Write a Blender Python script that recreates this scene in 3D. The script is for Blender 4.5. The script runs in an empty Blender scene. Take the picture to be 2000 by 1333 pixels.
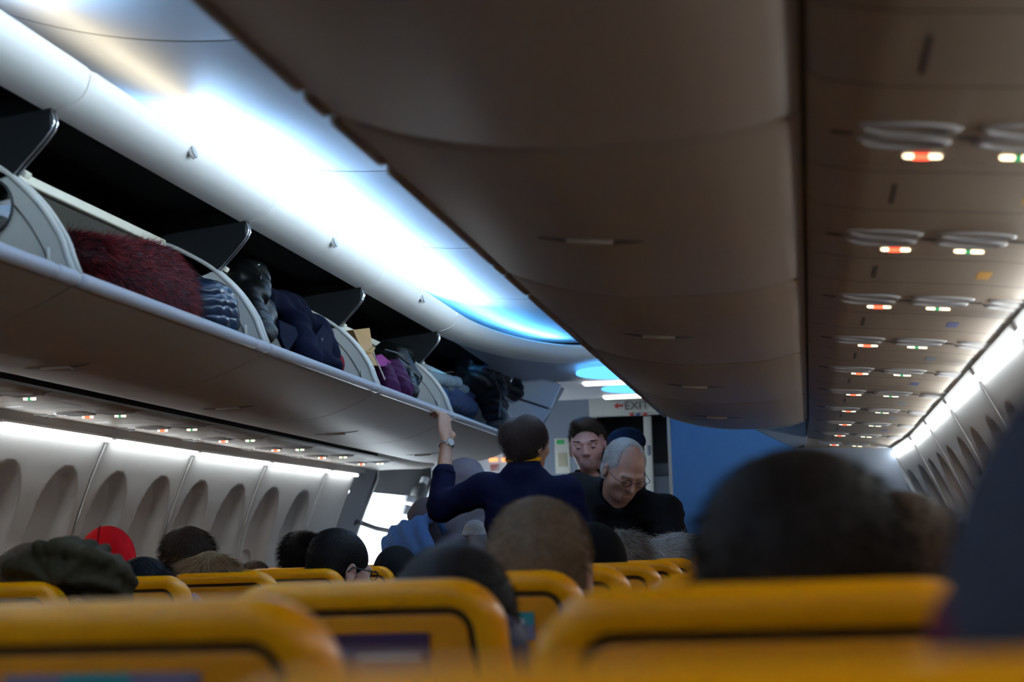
import bpy, bmesh, math, random
import numpy as np
from mathutils import Matrix, Vector
random.seed(7); np.random.seed(7)
sc = bpy.context.scene
COL = sc.collection

# ------------------------------------------------------------------ camera
FPX = 3320.0
VPX, VPY, ROLL = 1582.0, 1068.0, 0.03
CAM = np.array([1.18, 0.0, 1.17])
_v = np.array([VPX - 1000.0, 666.5 - VPY])
_c, _s = math.cos(ROLL), math.sin(ROLL)
_v0 = np.array([_c*_v[0] + _s*_v[1], -_s*_v[0] + _c*_v[1]])
_th = math.atan(-_v0[1]/FPX); _ps = math.atan(_v0[0]/FPX*math.cos(_th))
AF = np.array([-math.sin(_ps)*math.cos(_th), math.cos(_ps)*math.cos(_th), math.sin(_th)])
_R0 = np.array([math.cos(_ps), math.sin(_ps), 0.0]); _U0 = np.cross(_R0, AF)
AR = _c*_R0 - _s*_U0; AU = _s*_R0 + _c*_U0
def ray(px, py): return AR*(px-1000) + AU*(666.5-py) + AF*FPX
def atY(px, py, Y): d = ray(px, py); return CAM + d*(Y/d[1])
def atX(px, py, X): d = ray(px, py); return CAM + d*((X-CAM[0])/d[0])
def atZ(px, py, Z): d = ray(px, py); return CAM + d*((Z-CAM[2])/d[2])
cd = bpy.data.cameras.new('camera'); cam = bpy.data.objects.new('camera', cd); COL.objects.link(cam)
cd.sensor_width = 36.0; cd.lens = FPX/2000*36.0; cd.clip_start = 0.02; cd.clip_end = 200
M3 = Matrix((AR, AU, -AF)).transposed().to_4x4(); M3.translation = Vector(CAM); cam.matrix_world = M3
cd.dof.use_dof = True; cd.dof.focus_distance = 6.2; cd.dof.aperture_fstop = 4.3
sc.camera = cam
# ------------------------------------------------------------------ world and exposure
w = bpy.data.worlds.new('World'); sc.world = w; w.use_nodes = True
bg = w.node_tree.nodes['Background']; bg.inputs[0].default_value = (0.80, 0.92, 1.0, 1); bg.inputs[1].default_value = 6.0
sc.view_settings.view_transform = 'Standard'; sc.view_settings.look = 'None'
sc.view_settings.gamma = 1.0; sc.view_settings.use_curve_mapping = False
sc.view_settings.exposure = 0.0
sc.cycles.max_bounces = 8; sc.cycles.diffuse_bounces = 5; sc.cycles.glossy_bounces = 3
sc.cycles.caustics_reflective = False; sc.cycles.caustics_refractive = False
sc.cycles.sample_clamp_indirect = 6.0
# strengths of the lights the cabin has
L_COVE, L_COVE_BLUE, L_WALL, L_SIGN, L_ENTRY = 150.0, 200.0, 17.0, 5.0, 2.2

# ------------------------------------------------------------------ materials
MATS = {}
def lin(c): return tuple((x/12.92 if x <= .04045 else ((x+.055)/1.055)**2.4) for x in c)
def mat(name, col, rough=.6, metal=0., var=.06, scale=30., bump=.0, bscale=200., spec=.5, sheen=0., emit=None, es=1., alpha=1., trans=0.):
    if name in MATS: return MATS[name]
    m = bpy.data.materials.new(name); m.use_nodes = True; nt = m.node_tree; N = nt.nodes; Lk = nt.links
    b = N['Principled BSDF']
    b.inputs['Roughness'].default_value = rough; b.inputs['Metallic'].default_value = metal
    b.inputs['Specular IOR Level'].default_value = spec
    if sheen: b.inputs['Sheen Weight'].default_value = sheen
    if trans: b.inputs['Transmission Weight'].default_value = trans
    if emit:
        b.inputs['Emission Color'].default_value = (*emit, 1); b.inputs['Emission Strength'].default_value = es
    tc = N.new('ShaderNodeTexCoord')
    nz = N.new('ShaderNodeTexNoise'); nz.inputs['Scale'].default_value = scale; nz.inputs['Detail'].default_value = 5
    Lk.new(tc.outputs['Object'], nz.inputs['Vector'])
    mx = N.new('ShaderNodeMix'); mx.data_type = 'RGBA'
    lo = tuple(max(0, x*(1-var)) for x in col); hi = tuple(min(1, x*(1+var)) for x in col)
    mx.inputs['A'].default_value = (*lo, 1); mx.inputs['B'].default_value = (*hi, 1)
    Lk.new(nz.outputs['Fac'], mx.inputs['Factor']); Lk.new(mx.outputs['Result'], b.inputs['Base Color'])
    if bump:
        n2 = N.new('ShaderNodeTexNoise'); n2.inputs['Scale'].default_value = bscale; n2.inputs['Detail'].default_value = 6
        Lk.new(tc.outputs['Object'], n2.inputs['Vector'])
        bp = N.new('ShaderNodeBump'); bp.inputs['Strength'].default_value = bump; bp.inputs['Distance'].default_value = .01
        Lk.new(n2.outputs['Fac'], bp.inputs['Height']); Lk.new(bp.outputs['Normal'], b.inputs['Normal'])
    MATS[name] = m; return m
def emit(name, col, s, noise=0.):
    if name in MATS: return MATS[name]
    m = bpy.data.materials.new(name); m.use_nodes = True; nt = m.node_tree
    nt.nodes.clear(); o = nt.nodes.new('ShaderNodeOutputMaterial'); e = nt.nodes.new('ShaderNodeEmission')
    e.inputs[0].default_value = (*col, 1); e.inputs[1].default_value = s
    nt.links.new(e.outputs[0], o.inputs[0]); MATS[name] = m; return m

m_ceil = mat('ceiling_white', (.66, .69, .74), .55, var=.02)
m_fascia = mat('fascia_white', (.94, .91, .86), .40, var=.02, bump=.02)
m_bin = mat('bin_plastic', (.34, .265, .208), .48, var=.05, bump=.05, bscale=600)
m_psu = mat('psu_plastic', (.34, .262, .190), .50, var=.06, bump=.05, bscale=600)
m_lip = mat('lip_plastic', (.74, .80, .92), .30, var=.03)
m_side = mat('bin_side_plastic', (.72, .72, .68), .42, var=.05, bump=.03)
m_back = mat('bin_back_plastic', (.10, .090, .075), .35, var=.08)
m_cream = mat('cream_plastic', (.85, .80, .66), .45, var=.03)
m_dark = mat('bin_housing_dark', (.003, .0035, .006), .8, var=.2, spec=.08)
m_divider = mat('divider_dark', (.012, .013, .015), .5, var=.2, spec=.2)
m_steel = mat('steel_edge', (.62, .64, .66), .25, metal=1., var=.05)
m_black = mat('black_rubber', (.012, .012, .013), .6)
m_wall = mat('sidewall_plastic', (.66, .65, .63), .5, var=.03, bump=.03)
m_rib = mat('sidewall_rib', (.74, .74, .72), .4, var=.03)
m_grey = mat('entry_grey', (.60, .61, .64), .5, var=.04)
m_trim = mat('trim_grey', (.46, .46, .45), .35, var=.04)
m_floor = mat('carpet_navy', (.02, .025, .05), .95, var=.3, scale=150)
m_hull = mat('hull_insulation', (.10, .10, .10), .9)
m_yellow = mat('seat_yellow', (.92, .33, .001), .30, var=.05, bump=.05, bscale=300, spec=.35)
m_yel2 = mat('seat_yellow_panel', (.78, .255, .001), .40, var=.06, bump=.05, bscale=300)
m_groove = mat('seat_groove', (.10, .035, .004), .6)
m_navy = mat('seat_navy', (.015, .02, .07), .55, var=.15)
m_tan = mat('tray_grey', (.30, .24, .16), .45)
m_cool = emit('cove_led_white', (.66, .85, 1.0), L_COVE)
m_blue = emit('cove_led_blue', (.10, .45, 1.0), L_COVE_BLUE)
m_warm = emit('cove_gap_fill', (1.0, .86, .62), L_COVE*.07)
m_wash = emit('wall_wash_led', (.90, .97, 1.0), L_WALL)
m_sign = emit('sign_white', (1.0, .80, .50), L_SIGN)
m_signr = emit('sign_red', (1.0, .07, .03), L_SIGN)
m_signg = emit('sign_green', (.05, .45, .18), L_SIGN*.2)

# ------------------------------------------------------------------ mesh helpers
def link(name, me, mats, parent=None, smooth=False):
    o = bpy.data.objects.new(name, me); COL.objects.link(o)
    if not isinstance(mats, (list, tuple)): mats = [mats]
    if not me.materials:
        for m in mats: me.materials.append(m)
    if smooth:
        me.polygons.foreach_set('use_smooth', [True]*len(me.polygons))
    if parent: o.parent = parent
    return o
def pmesh(name, V, Fc, mats, parent=None, smooth=False, mi=None):
    me = bpy.data.meshes.new(name); me.from_pydata([tuple(map(float, v)) for v in V], [], Fc); me.update()
    o = link(name, me, mats, parent, smooth)
    if mi is not None: me.polygons.foreach_set('material_index', mi)
    return o
def tag(o, label, cat, group=None):
    o['label'] = label; o['category'] = cat
    if group: o['group'] = group
    return o
def struct(o): o['kind'] = 'structure'; return o
def thing(name, label, cat, loc=(0, 0, 0), rz=0, group=None):
    o = bpy.data.objects.new(name, None); COL.objects.link(o); o.empty_display_size = .05
    o.location = loc; o.rotation_euler = (0, 0, rz); return tag(o, label, cat, group)
def dup(root, loc=None, label=None):
    r = root.copy(); COL.objects.link(r)
    if loc is not None: r.location = loc
    if label: r['label'] = label
    for ch in list(root.children):
        c = ch.copy(); COL.objects.link(c); c.parent = r
        for g in list(ch.children):
            d = g.copy(); COL.objects.link(d); d.parent = c
    return r
class MB:
    def __init__(s): s.V = []; s.F = []; s.mi = []
    def add(s, V, F, mi=0):
        b = len(s.V); s.V += [tuple(map(float, v)) for v in V]; s.F += [tuple(i+b for i in f) for f in F]; s.mi += [mi]*len(F); return s
    def box(s, c, d, mi=0, R=None):
        x, y, z = [q/2 for q in d]; V = [Vector((i*x, j*y, k*z)) for k in (-1, 1) for j in (-1, 1) for i in (-1, 1)]
        if R is not None: V = [R @ v for v in V]
        V = [v+Vector(c) for v in V]
        return s.add(V, [(0, 2, 3, 1), (4, 5, 7, 6), (0, 1, 5, 4), (2, 6, 7, 3), (0, 4, 6, 2), (1, 3, 7, 5)], mi)
    def rbox(s, c, d, r=.01, mi=0, R=None, n=3):      # box with rounded vertical and horizontal edges
        x, y, z = [q/2 for q in d]; r = min(r, x*.98, y*.98, z*.98); V = []; F = []
        prof = [(r*(1-math.cos(a)), -z + r*(1-math.sin(a))) for a in [math.pi/2*(1-i/n) for i in range(n+1)]]
        prof = [(r - r*math.sin(a), -z + r - r*math.cos(a)) for a in [math.pi/2*i/n for i in range(n+1)]]
        prof += [(p[0], -p[1]) for p in reversed(prof)]
        ring = []
        for (sx, sy, a0) in ((1, 1, 0), (-1, 1, 1), (-1, -1, 2), (1, -1, 3)):
            for i in range(n+1): ring.append((sx, sy, a0*math.pi/2 + math.pi/2*i/n))
        m = len(ring)
        for ins, zz in prof:
            rr = max(r-ins, 0)
            for sx, sy, a in ring: V.append(Vector((sx*(x-r)+rr*math.cos(a), sy*(y-r)+rr*math.sin(a), zz)))
        k = len(prof)
        for i in range(k-1):
            for j in range(m): F.append((i*m+j, i*m+(j+1) % m, (i+1)*m+(j+1) % m, (i+1)*m+j))
        F.append(tuple(range(m-1, -1, -1))); F.append(tuple((k-1)*m+j for j in range(m)))
        if R is not None: V = [R @ v for v in V]
        return s.add([v+Vector(c) for v in V], F, mi)
    def tube(s, pts, r, n=8, mi=0, caps=True):
        P = [Vector(p) for p in pts]; rs = r if isinstance(r, (list, tuple)) else [r]*len(P); V = []; F = []
        ref = Vector((0, 0, 1))
        for i, p in enumerate(P):
            t = (P[min(i+1, len(P)-1)] - P[max(i-1, 0)]).normalized()
            if abs(t.dot(ref)) > .95: ref = Vector((1, 0, 0)) if abs(t.x) < .9 else Vector((0, 1, 0))
            a = t.cross(ref).normalized(); b = t.cross(a)
            for k in range(n):
                q = 2*math.pi*k/n; V.append(p + a*rs[i]*math.cos(q) + b*rs[i]*math.sin(q))
        for i in range(len(P)-1):
            for k in range(n): F.append((i*n+k, i*n+(k+1) % n, (i+1)*n+(k+1) % n, (i+1)*n+k))
        if caps: F.append(tuple(range(n-1, -1, -1))); F.append(tuple((len(P)-1)*n+k for k in range(n)))
        return s.add(V, F, mi)
    def ext(s, prof, y0, y1, mi=0, closed=True, cap=True, ny=1):   # extrude an XZ profile along Y
        m = len(prof); V = []; F = []
        for j in range(ny+1):
            y = y0+(y1-y0)*j/ny; V += [(p[0], y, p[1]) for p in prof]
        for j in range(ny):
            for i in range(m if closed else m-1):
                a, b = i, (i+1) % m; F.append((j*m+a, j*m+b, (j+1)*m+b, (j+1)*m+a))
        if closed and cap: F.append(tuple(range(m))); F.append(tuple(ny*m+i for i in reversed(range(m))))
        return s.add(V, F, mi)
    def plate(s, poly, ax, c, t, mi=0):        # polygon in the plane across axis ax, thickness t centred at c
        def P(p, d):
            q = [0, 0, 0]; o = [k for k in range(3) if k != ax]; q[ax] = d; q[o[0]] = p[0]; q[o[1]] = p[1]; return q
        m = len(poly); V = [P(p, c-t/2) for p in poly] + [P(p, c+t/2) for p in poly]
        F = [tuple(range(m)), tuple(range(2*m-1, m-1, -1))] + [(i, i+m, (i+1) % m+m, (i+1) % m) for i in range(m)]
        return s.add(V, F, mi)
    def ell(s, c, r, nu=16, nv=10, mi=0, R=None, vmin=-90, vmax=90):
        V = []; F = []
        for j in range(nv+1):
            v = math.radians(vmin+(vmax-vmin)*j/nv)
            for i in range(nu):
                u = 2*math.pi*i/nu; q = Vector((r[0]*math.cos(v)*math.cos(u), r[1]*math.cos(v)*math.sin(u), r[2]*math.sin(v)))
                if R is not None: q = R @ q
                V.append(q+Vector(c))
        for j in range(nv):
            for i in range(nu): F.append((j*nu+i, j*nu+(i+1) % nu, (j+1)*nu+(i+1) % nu, (j+1)*nu+i))
        return s.add(V, F, mi)
    def build(s, name, mats, parent=None, smooth=False, post=None, angle=None, fix=True):
        V = s.V if post is None else [post(v) for v in s.V]
        o = pmesh(name, V, s.F, mats, parent, smooth, s.mi)
        if fix:
            bm = bmesh.new(); bm.from_mesh(o.data); bmesh.ops.recalc_face_normals(bm, faces=bm.faces); bm.to_mesh(o.data); bm.free()
        if smooth and angle: o.data.set_sharp_from_angle(angle=math.radians(angle))
        return o
def arc_smooth(pts, n=6):      # Catmull-Rom through points
    P = [np.array(p, float) for p in pts]; P = [2*P[0]-P[1]] + P + [2*P[-1]-P[-2]]; out = []
    for i in range(1, len(P)-2):
        for k in range(n):
            t = k/n; a, b, c, d = P[i-1], P[i], P[i+1], P[i+2]
            out.append(.5*((2*b)+(-a+c)*t+(2*a-5*b+4*c-d)*t*t+(-a+3*b-3*c+d)*t**3))
    out.append(P[-2]); return out

# ------------------------------------------------------------------ cabin dimensions
ROW0, PITCH = 1.29, 0.762           # top of the second seat row ahead, seat pitch
BIN0, BINL = 3.65, 1.40             # a bin joint, bin length
REAR, FRONT = -2.6, 13.4
def taper(v):                       # the cabin narrows towards the nose
    x, y, z = v; a = abs(x)
    if a > 1.0 and y > 8.0: x = math.copysign(a - .036*(y-8.0)*min((a-1.0)/.6, 1.15), x)
    return (x, y, z)
def zoff(sgn, ax):                  # service panels hang slightly higher on the left
    return (.018 + .05*max(0, min(1, (ax-1.2)/.5))) if sgn < 0 else 0.0

# hull, floor
mb = MB(); hp = [(1.3, -.05), (1.78, .25), (1.95, .8), (1.95, 1.15), (1.86, 1.62), (1.66, 2.05), (1.3, 2.42), (.8, 2.66), (0, 2.76)]
hp = hp + [(-x, z) for x, z in reversed(hp[:-1])]
ys = [REAR, 0, 2, 4, 6, 8, 9.4, 10.72, 12.25, FRONT]
for j in range(len(ys)-1):
    for i in range(len(hp)-1):
        if hp[i][0] < -1.2 and hp[i+1][0] < -1.2 and ys[j] == 10.72 and max(hp[i][1], hp[i+1][1]) < 1.9: continue   # the open door
        mb.add([taper((hp[i][0], ys[j], hp[i][1])), taper((hp[i+1][0], ys[j], hp[i+1][1])), taper((hp[i+1][0], ys[j+1], hp[i+1][1])), taper((hp[i][0], ys[j+1], hp[i][1]))], [(0, 1, 2, 3)])
struct(mb.build('wall_hull', m_hull, fix=False))
mb = MB(); mb.box((0, (REAR+FRONT)/2, -.03), (3.5, FRONT-REAR, .06)); struct(mb.build('floor', m_floor))
mb = MB(); mb.plate([(x, z) for x, z in hp], 1, REAR+.03, .04); struct(mb.build('wall_rear', m_grey))

# ------------------------------------------------------------------ side walls: panels, ribs, wash lights, windows
WP = [(1.655, 1.695), (1.675, 1.66), (1.735, 1.53), (1.795, 1.38), (1.83, 1.28), (1.862, 1.1), (1.865, .85), (1.80, .4), (1.66, .02)]
_wz = np.array([p[1] for p in WP][::-1]); _wx = np.array([p[0] for p in WP][::-1])
def wallx(z): return float(np.interp(z, _wz, _wx))
PAN0, PANL = 6.66, 1.016
def wall_panel(sgn, y0, y1, parent):
    ny, zs = 64, list(np.linspace(1.695, 1.20, 52)) + list(np.linspace(1.17, .80, 16)) + list(np.linspace(.7, .02, 8))
    V = []; F = []; L = y1-y0
    for z in zs:
        for j in range(ny+1):
            u = j/ny; y = y0+.004+(L-.008)*u; x = wallx(z); d = 0
            for c in (.25, .75):
                yc = y0+L*c
                half = .175*math.sqrt(max(0, 1-((z-1.345)/.21)**2)) if z > 1.345 else .175+.06*(1.345-z)
                if z >= 1.555: half = 0
                if z < .8: half = 0
                e = half-abs(y-yc); t = max(0, min(1, (e+.004)/.018)); t = t*t*(3-2*t)
                dd = .062*t*min(1, max(0, (z-.80)/.08)); d = max(d, dd)
            edge = min(u, 1-u)*L; d += .010*max(0, 1-edge/.010)**2
            V.append(taper((sgn*(x+d), y, z + (.022 if sgn < 0 else -.035)*max(0, (z-1.3)/.4))))
    for i in range(len(zs)-1):
        for j in range(ny): a = i*(ny+1)+j; F.append((a, a+1, a+ny+2, a+ny+1))
    if sgn > 0: F = [tuple(reversed(f)) for f in F]
    return pmesh('panel', V, F, m_wall, parent, True)
winn = 0
ORD_ = ['first', 'second', 'third', 'fourth', 'fifth', 'sixth', 'seventh', 'eighth', 'ninth', 'tenth', 'eleventh', 'twelfth', 'thirteenth', 'fourteenth']
for sgn, side in ((-1, 'left'), (1, 'right')):
    root = bpy.data.objects.new('wall_'+side, None); COL.objects.link(root); struct(root)
    yend = 10.25 if sgn < 0 else 10.5
    k0 = -9
    sh = 0 if sgn < 0 else .35
    zs = .022 if sgn < 0 else -.035
    n = 0; lamps = []
    for k in range(-9, 5):
        y0 = PAN0+sh+k*PANL; y1 = y0+PANL
        if y0 > yend-.2: break
        y1 = min(y1, yend)
        if y1-y0 > .7: wall_panel(sgn, y0, y1, root)
        else:
            mb = MB(); V = [(sgn*wallx(z), y, z+zs*max(0, (z-1.3)/.4)) for y in (y0+.004, y1) for z in np.linspace(1.695, .02, 30)]
            mb.add([taper(v) for v in V], [(i, i+1, 31+i, 30+i) for i in range(29)]); mb.build('panel', m_wall, root, True, fix=False)
        mb = MB(); mb.tube([taper((sgn*(wallx(z)+.002), y0, z+zs*max(0, (z-1.3)/.4))) for z in np.linspace(1.66, .05, 24)], .0045, 6); mb.build('rib', m_rib, root, True)
        # light strip washing the panel
        n += 1
        a, b = y0+.040, y1-.040
        if y1-y0 > .5:
            t = thing('wall_wash_light', ('white tube light' if sgn < 0 else 'white strip light') + ' along the top of the %s side wall, number %d from the rear' % (side, n), 'light', (0, 0, 0), 0, '%s wall wash lights' % side)
            mb = MB(); zc = 1.688 if sgn < 0 else 1.628; xc = 1.636 if sgn < 0 else 1.668
            mb.tube([taper((sgn*xc, y, zc)) for y in np.linspace(a+.006, b-.006, 5)], .0075 if sgn < 0 else .0110, 10); mb.build('tube', m_wash, t, True)
            cz_ = zc if sgn < 0 else zc+.010; cx_ = xc if sgn < 0 else xc+.006
            mb = MB(); mb.ext([(sgn*(cx_-.008), cz_+.016), (sgn*(cx_+.016), cz_+.014), (sgn*(cx_+.016), cz_+.009), (sgn*(cx_-.008), cz_+.010)], y0+.006, y1-.006, ny=4); mb.build('reflector_channel', m_rib, t, post=taper)
            lamps.append(t)
        for c in (.25, .75):
            if y1-y0 < .7 or y0 < 2.5: continue
            winn += 1; yc = y0+PANL*c
            wroot = bpy.data.objects.new('window_%d' % winn, None); COL.objects.link(wroot); struct(wroot)
            mb = MB(); ring = []
            for q in range(24):
                an = 2*math.pi*q/24; sx, sz = math.copysign(abs(math.cos(an))**.6, math.cos(an)), math.copysign(abs(math.sin(an))**.6, math.sin(an)); ring.append((sx, sz))
            def wp(a, dz, off): z = 1.08+dz; return taper((sgn*(wallx(z)+off), yc+a, z))
            V = [wp(.125*p[0], .175*p[1], 0.054) for p in ring]+[wp(.112*p[0], .162*p[1], 0.052) for p in ring]+[wp(.108*p[0], .158*p[1], 0.066) for p in ring]
            mb.add(V, [(i, (i+1) % 24, 24+(i+1) % 24, 24+i) for i in range(24)]+[(24+i, 24+(i+1) % 24, 48+(i+1) % 24, 48+i) for i in range(24)]); mb.build('window_frame', m_rib, wroot, True, fix=False)
            mb = MB(); mb.add([wp(.110*p[0], .160*p[1], 0.060) for p in ring], [tuple(range(24))]); mb.build('window_shade', m_wall, wroot, fix=False)

    for q_, t in enumerate(reversed(lamps)):
        t['label'] = '%s wash light on the %s side wall, %s from its front end' % ('white tube' if sgn < 0 else 'bright white', side, ORD_[q_])
# ------------------------------------------------------------------ service panels above the seats
PS = [(1.205, 1.742), (1.22, 1.728), (1.30, 1.712), (1.42, 1.702), (1.55, 1.690), (1.66, 1.676), (1.690, 1.672)]
_px = np.array([p[0] for p in PS]); _pz = np.array([p[1] for p in PS])
def psuz(ax, sgn): return float(np.interp(ax, _px, _pz)) + zoff(sgn, ax)
ORD = ['first', 'second', 'third', 'fourth', 'fifth', 'sixth', 'seventh', 'eighth', 'ninth', 'tenth', 'eleventh', 'twelfth', 'thirteenth', 'fourteenth']
m_dish = mat('psu_dish', (.50, .48, .47), .25, var=.05)
m_slot = mat('psu_slot', (.03, .025, .03), .5)
m_st_y = mat('sticker_amber', (.75, .36, .01), .4); m_st_b = mat('sticker_blue', (.10, .13, .35), .4); m_st_g = mat('sticker_slate', (.20, .26, .32), .4)
m_print = mat('print_grey', (.16, .13, .11), .6)
def dish(mb, ax, y, sgn, rx, ry, depth=.012, mi=0, lift=.0):
    n = 20; V = []; F = []
    for rr, dz in ((1.10, .001), (1.0, -.0045), (.88, -.002), (.6, depth*.75), (.25, depth)):
        for q in range(n):
            a = 2*math.pi*q/n; x = ax+rx*rr*math.cos(a); yy = y+ry*rr*math.sin(a)
            V.append((sgn*x, yy, psuz(x, sgn)-.001+dz-lift))
    for i in range(4):
        for q in range(n): F.append((i*n+q, i*n+(q+1) % n, (i+1)*n+(q+1) % n, (i+1)*n+q))
    F.append(tuple(4*n+q for q in range(n))); mb.add(V, F, mi)
def patch(mb, ax, y, sgn, hx, hy, skew=0., lift=.002, mi=0, rnd=False):
    if rnd:
        P = [(hx-hy+hy*math.cos(a) if abs(a) < 1.58 else -hx+hy+hy*math.cos(a), hy*math.sin(a)) for a in [math.radians(d) for d in list(range(-90, 91, 30))+list(range(90, 271, 30))]]
        P = [(p[0] if i < 7 else -(hx-hy)+hy*math.cos(math.radians(90+30*(i-7))), p[1]) for i, p in enumerate(P)]
    else: P = [(-hx, -hy), (hx, -hy), (hx, hy), (-hx, hy)]
    m = len(P); V = []
    for dz in (0, lift):
        for dx, dy in P:
            x = ax+dx; V.append((sgn*x, y+dy+skew*dx, psuz(x, sgn)+.0006-dz))
    mb.add(V, [tuple(range(m)), tuple(range(2*m-1, m-1, -1))]+[(i, i+m, (i+1) % m+m, (i+1) % m) for i in range(m)], mi)
def psu_unit(sgn, yr, idx):
    side = 'left' if sgn < 0 else 'right'
    t = thing('passenger_service_unit', 'service panel with lit signs, %s in view on the %s, above the seats' % (ORD[idx], side), 'service panel', (0, 0, 0), 0, '%s service panels' % side)
    y0, y1 = yr-.381, yr+.381
    for (a, b, nm) in ((y0+.003, y0+.468, 'module_panel'), (y0+.473, y1-.002, 'filler_panel')):
        prof = [(sgn*x, z+zoff(sgn, x)) for x, z in [(1.205, 1.76)]+PS+[(1.690, 1.70)]]
        mb = MB(); nx = len(prof)
        yy = list(np.linspace(a, b, 5)); V = []
        for j, y in enumerate(yy):
            for i, p in enumerate(prof): V.append((p[0], y, p[1]))
        mb.add(V, [(j*nx+i, j*nx+i+1, (j+1)*nx+i+1, (j+1)*nx+i) for j in range(4) for i in range(nx-1)])
        mb.build(nm, m_psu, t, True, post=taper, angle=40)
    ym = y0+.25
    gx = (1.335, 1.490, 1.640)
    for g, x in enumerate(gx):
        rx = .062 if g < 2 else .052
        mb = MB(); dish(mb, x, ym-.045, sgn, rx, .030); mb.build('reading_light', m_dish, t, True, post=taper, fix=False)
        mb = MB(); dish(mb, x-.004, ym+.030, sgn, rx*.95, .028, .016); mb.build('air_nozzle', m_dish, t, True, post=taper, fix=False)
        mb = MB(); patch(mb, x-.085 if g == 0 else x-.075, ym+.005, sgn, .015, .008, rnd=True); mb.build('call_button', m_slot, t, post=taper)
    for k, x in enumerate((1.362, 1.492)):
        mb = MB(); patch(mb, x, ym+.112, sgn, .026 if sgn > 0 else .022, .0065 if sgn > 0 else .010, lift=.004 if sgn > 0 else .009, rnd=True); s = mb.build('sign_lens', m_sign, t, post=taper)
        mb = MB(); patch(mb, x-.002, ym+.112, sgn, .011 if (k == 0) == (sgn > 0) else .005, .0075 if sgn > 0 else .0105, lift=.0052 if sgn > 0 else .0105, rnd=False); mb.build('symbol', (m_signr if (k == 0) == (sgn > 0) else m_signg), s, post=taper)
    mb = MB()
    for q in range(22):
        x = 1.27+q*.0085
        if q in (6, 7, 13): continue
        for d in range(2): patch(mb, x, ym+.150+.016*d+.01*math.sin(q*.3), sgn, .0022, .004*random.uniform(.5, 1.2), lift=.0006)
    mb.build('speaker_holes', m_print, t, post=taper); t.children[-1]['kind'] = 'stuff'
    for x in (1.335, 1.655):
        mb = MB(); patch(mb, x, yr+.25, sgn, .0035, .075, lift=.0012); mb.build('slot', m_slot, t, post=taper)
    st = [m_st_y, m_st_y, m_st_y, m_st_b, m_st_g, m_st_b, m_st_g, m_st_g, m_st_b, m_st_g, m_st_b, m_st_g, m_st_g][idx]
    if sgn > 0:
        mb = MB(); patch(mb, 1.545, yr+.26, sgn, .013, .045, lift=.0012); mb.build('seat_row_sticker', st, t, post=taper)
    else:
        mb = MB(); patch(mb, 1.56, yr+.27, sgn, .030, .012, lift=.0012); mb.build('seat_row_sticker', m_rib, t, post=taper)
    return t
PSU_R0 = 1.644
PSU_L0 = 2.246+PITCH-.355+.381-PITCH
for i in range(11): psu_unit(1, PSU_R0+PITCH*i, i)
for i in range(11): psu_unit(-1, PSU_L0+PITCH*i, i)
# filler above the first rows (behind and beside the camera) and edge trims
for sgn, side, y1, yp in ((1, 'right', 10.6, PSU_R0-.381), (-1, 'left', 10.7, PSU_L0-.381)):
    mb = MB(); prof = [(sgn*x, z+zoff(sgn, x)) for x, z in [(1.205, 1.76)]+PS+[(1.690, 1.70)]]
    mb.ext(prof, REAR+.06, yp, closed=False); mb.ext(prof, yp+11*PITCH, y1, closed=False, ny=4)
    struct(mb.build('ceiling_service_'+side, m_psu, None, True, post=taper, angle=40))
    mb = MB(); mb.ext([(sgn*1.21, 1.785+zoff(sgn, 1.21)), (sgn*1.69, 1.735+zoff(sgn, 1.69))], REAR+.06, y1, closed=False, ny=6); struct(mb.build('ceiling_leak_block_'+side, m_black, None, post=taper, fix=False))  # added black sheet, keeps cove light from leaking through the panel gaps
    mb = MB(); zz = zoff(sgn, 1.69)
    if sgn < 0: mb.ext([(-1.655, 1.70+.068), (-1.622, 1.745), (-1.628, 1.708), (-1.66, 1.715)], REAR+.06, 10.35, ny=14)
    else: mb.ext([(1.725, 1.70), (1.675, 1.665), (1.690, 1.652), (1.735, 1.668)], REAR+.06, 10.6, ny=14)
    struct(mb.build('trim_%d' % (1 if sgn < 0 else 2), m_trim, post=taper))
    mb = MB(); z0 = zoff(sgn, 1.2)
    bz_ = 1.741 if sgn < 0 else 1.752; mb.ext([(sgn*1.174, 1.775+z0), (sgn*1.212, 1.775+z0), (sgn*1.212, bz_), (sgn*1.174, bz_)] if sgn < 0 else [(1.188, 1.775), (1.212, 1.775), (1.212, 1.752), (1.188, 1.752)], REAR+.06, 9.25)
    struct(mb.build('trim_%d' % (3 if sgn < 0 else 4), m_black))

# ------------------------------------------------------------------ ceiling, fascia, cove lights
def ceilz(x): a = abs(x)/.50; return 2.366 + .066*a**2.2
CEIL_END = 9.62
croot = bpy.data.objects.new('ceiling', None); COL.objects.link(croot); struct(croot)
cy = [REAR+.06] + [3.65+BINL*k for k in range(-4, 5)] + [CEIL_END]
for j in range(len(cy)-1):
    xs = np.linspace(-.66, .66, 34); mb = MB(); V = []; nyy = 8
    for q in range(nyy+1):
        u = q/nyy; y = cy[j]+.004+(cy[j+1]-cy[j]-.008)*u
        for x in xs: V.append((x, y, ceilz(x)+.004*max(0, 1-min(u, 1-u)*(cy[j+1]-cy[j])/.02)))
    mb.add(V, [(q*34+i, q*34+i+1, (q+1)*34+i+1, (q+1)*34+i) for q in range(nyy) for i in range(33)])
    mb.build('panel', m_ceil, croot, True, fix=False)
FP = [(.540, 2.262), (.530, 2.234), (.490, 2.240), (.455, 2.252), (.434, 2.266), (.422, 2.286), (.416, 2.308), (.414, 2.320), (.420, 2.327), (.432, 2.327), (.440, 2.318), (.455, 2.300), (.53, 2.300)]
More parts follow.
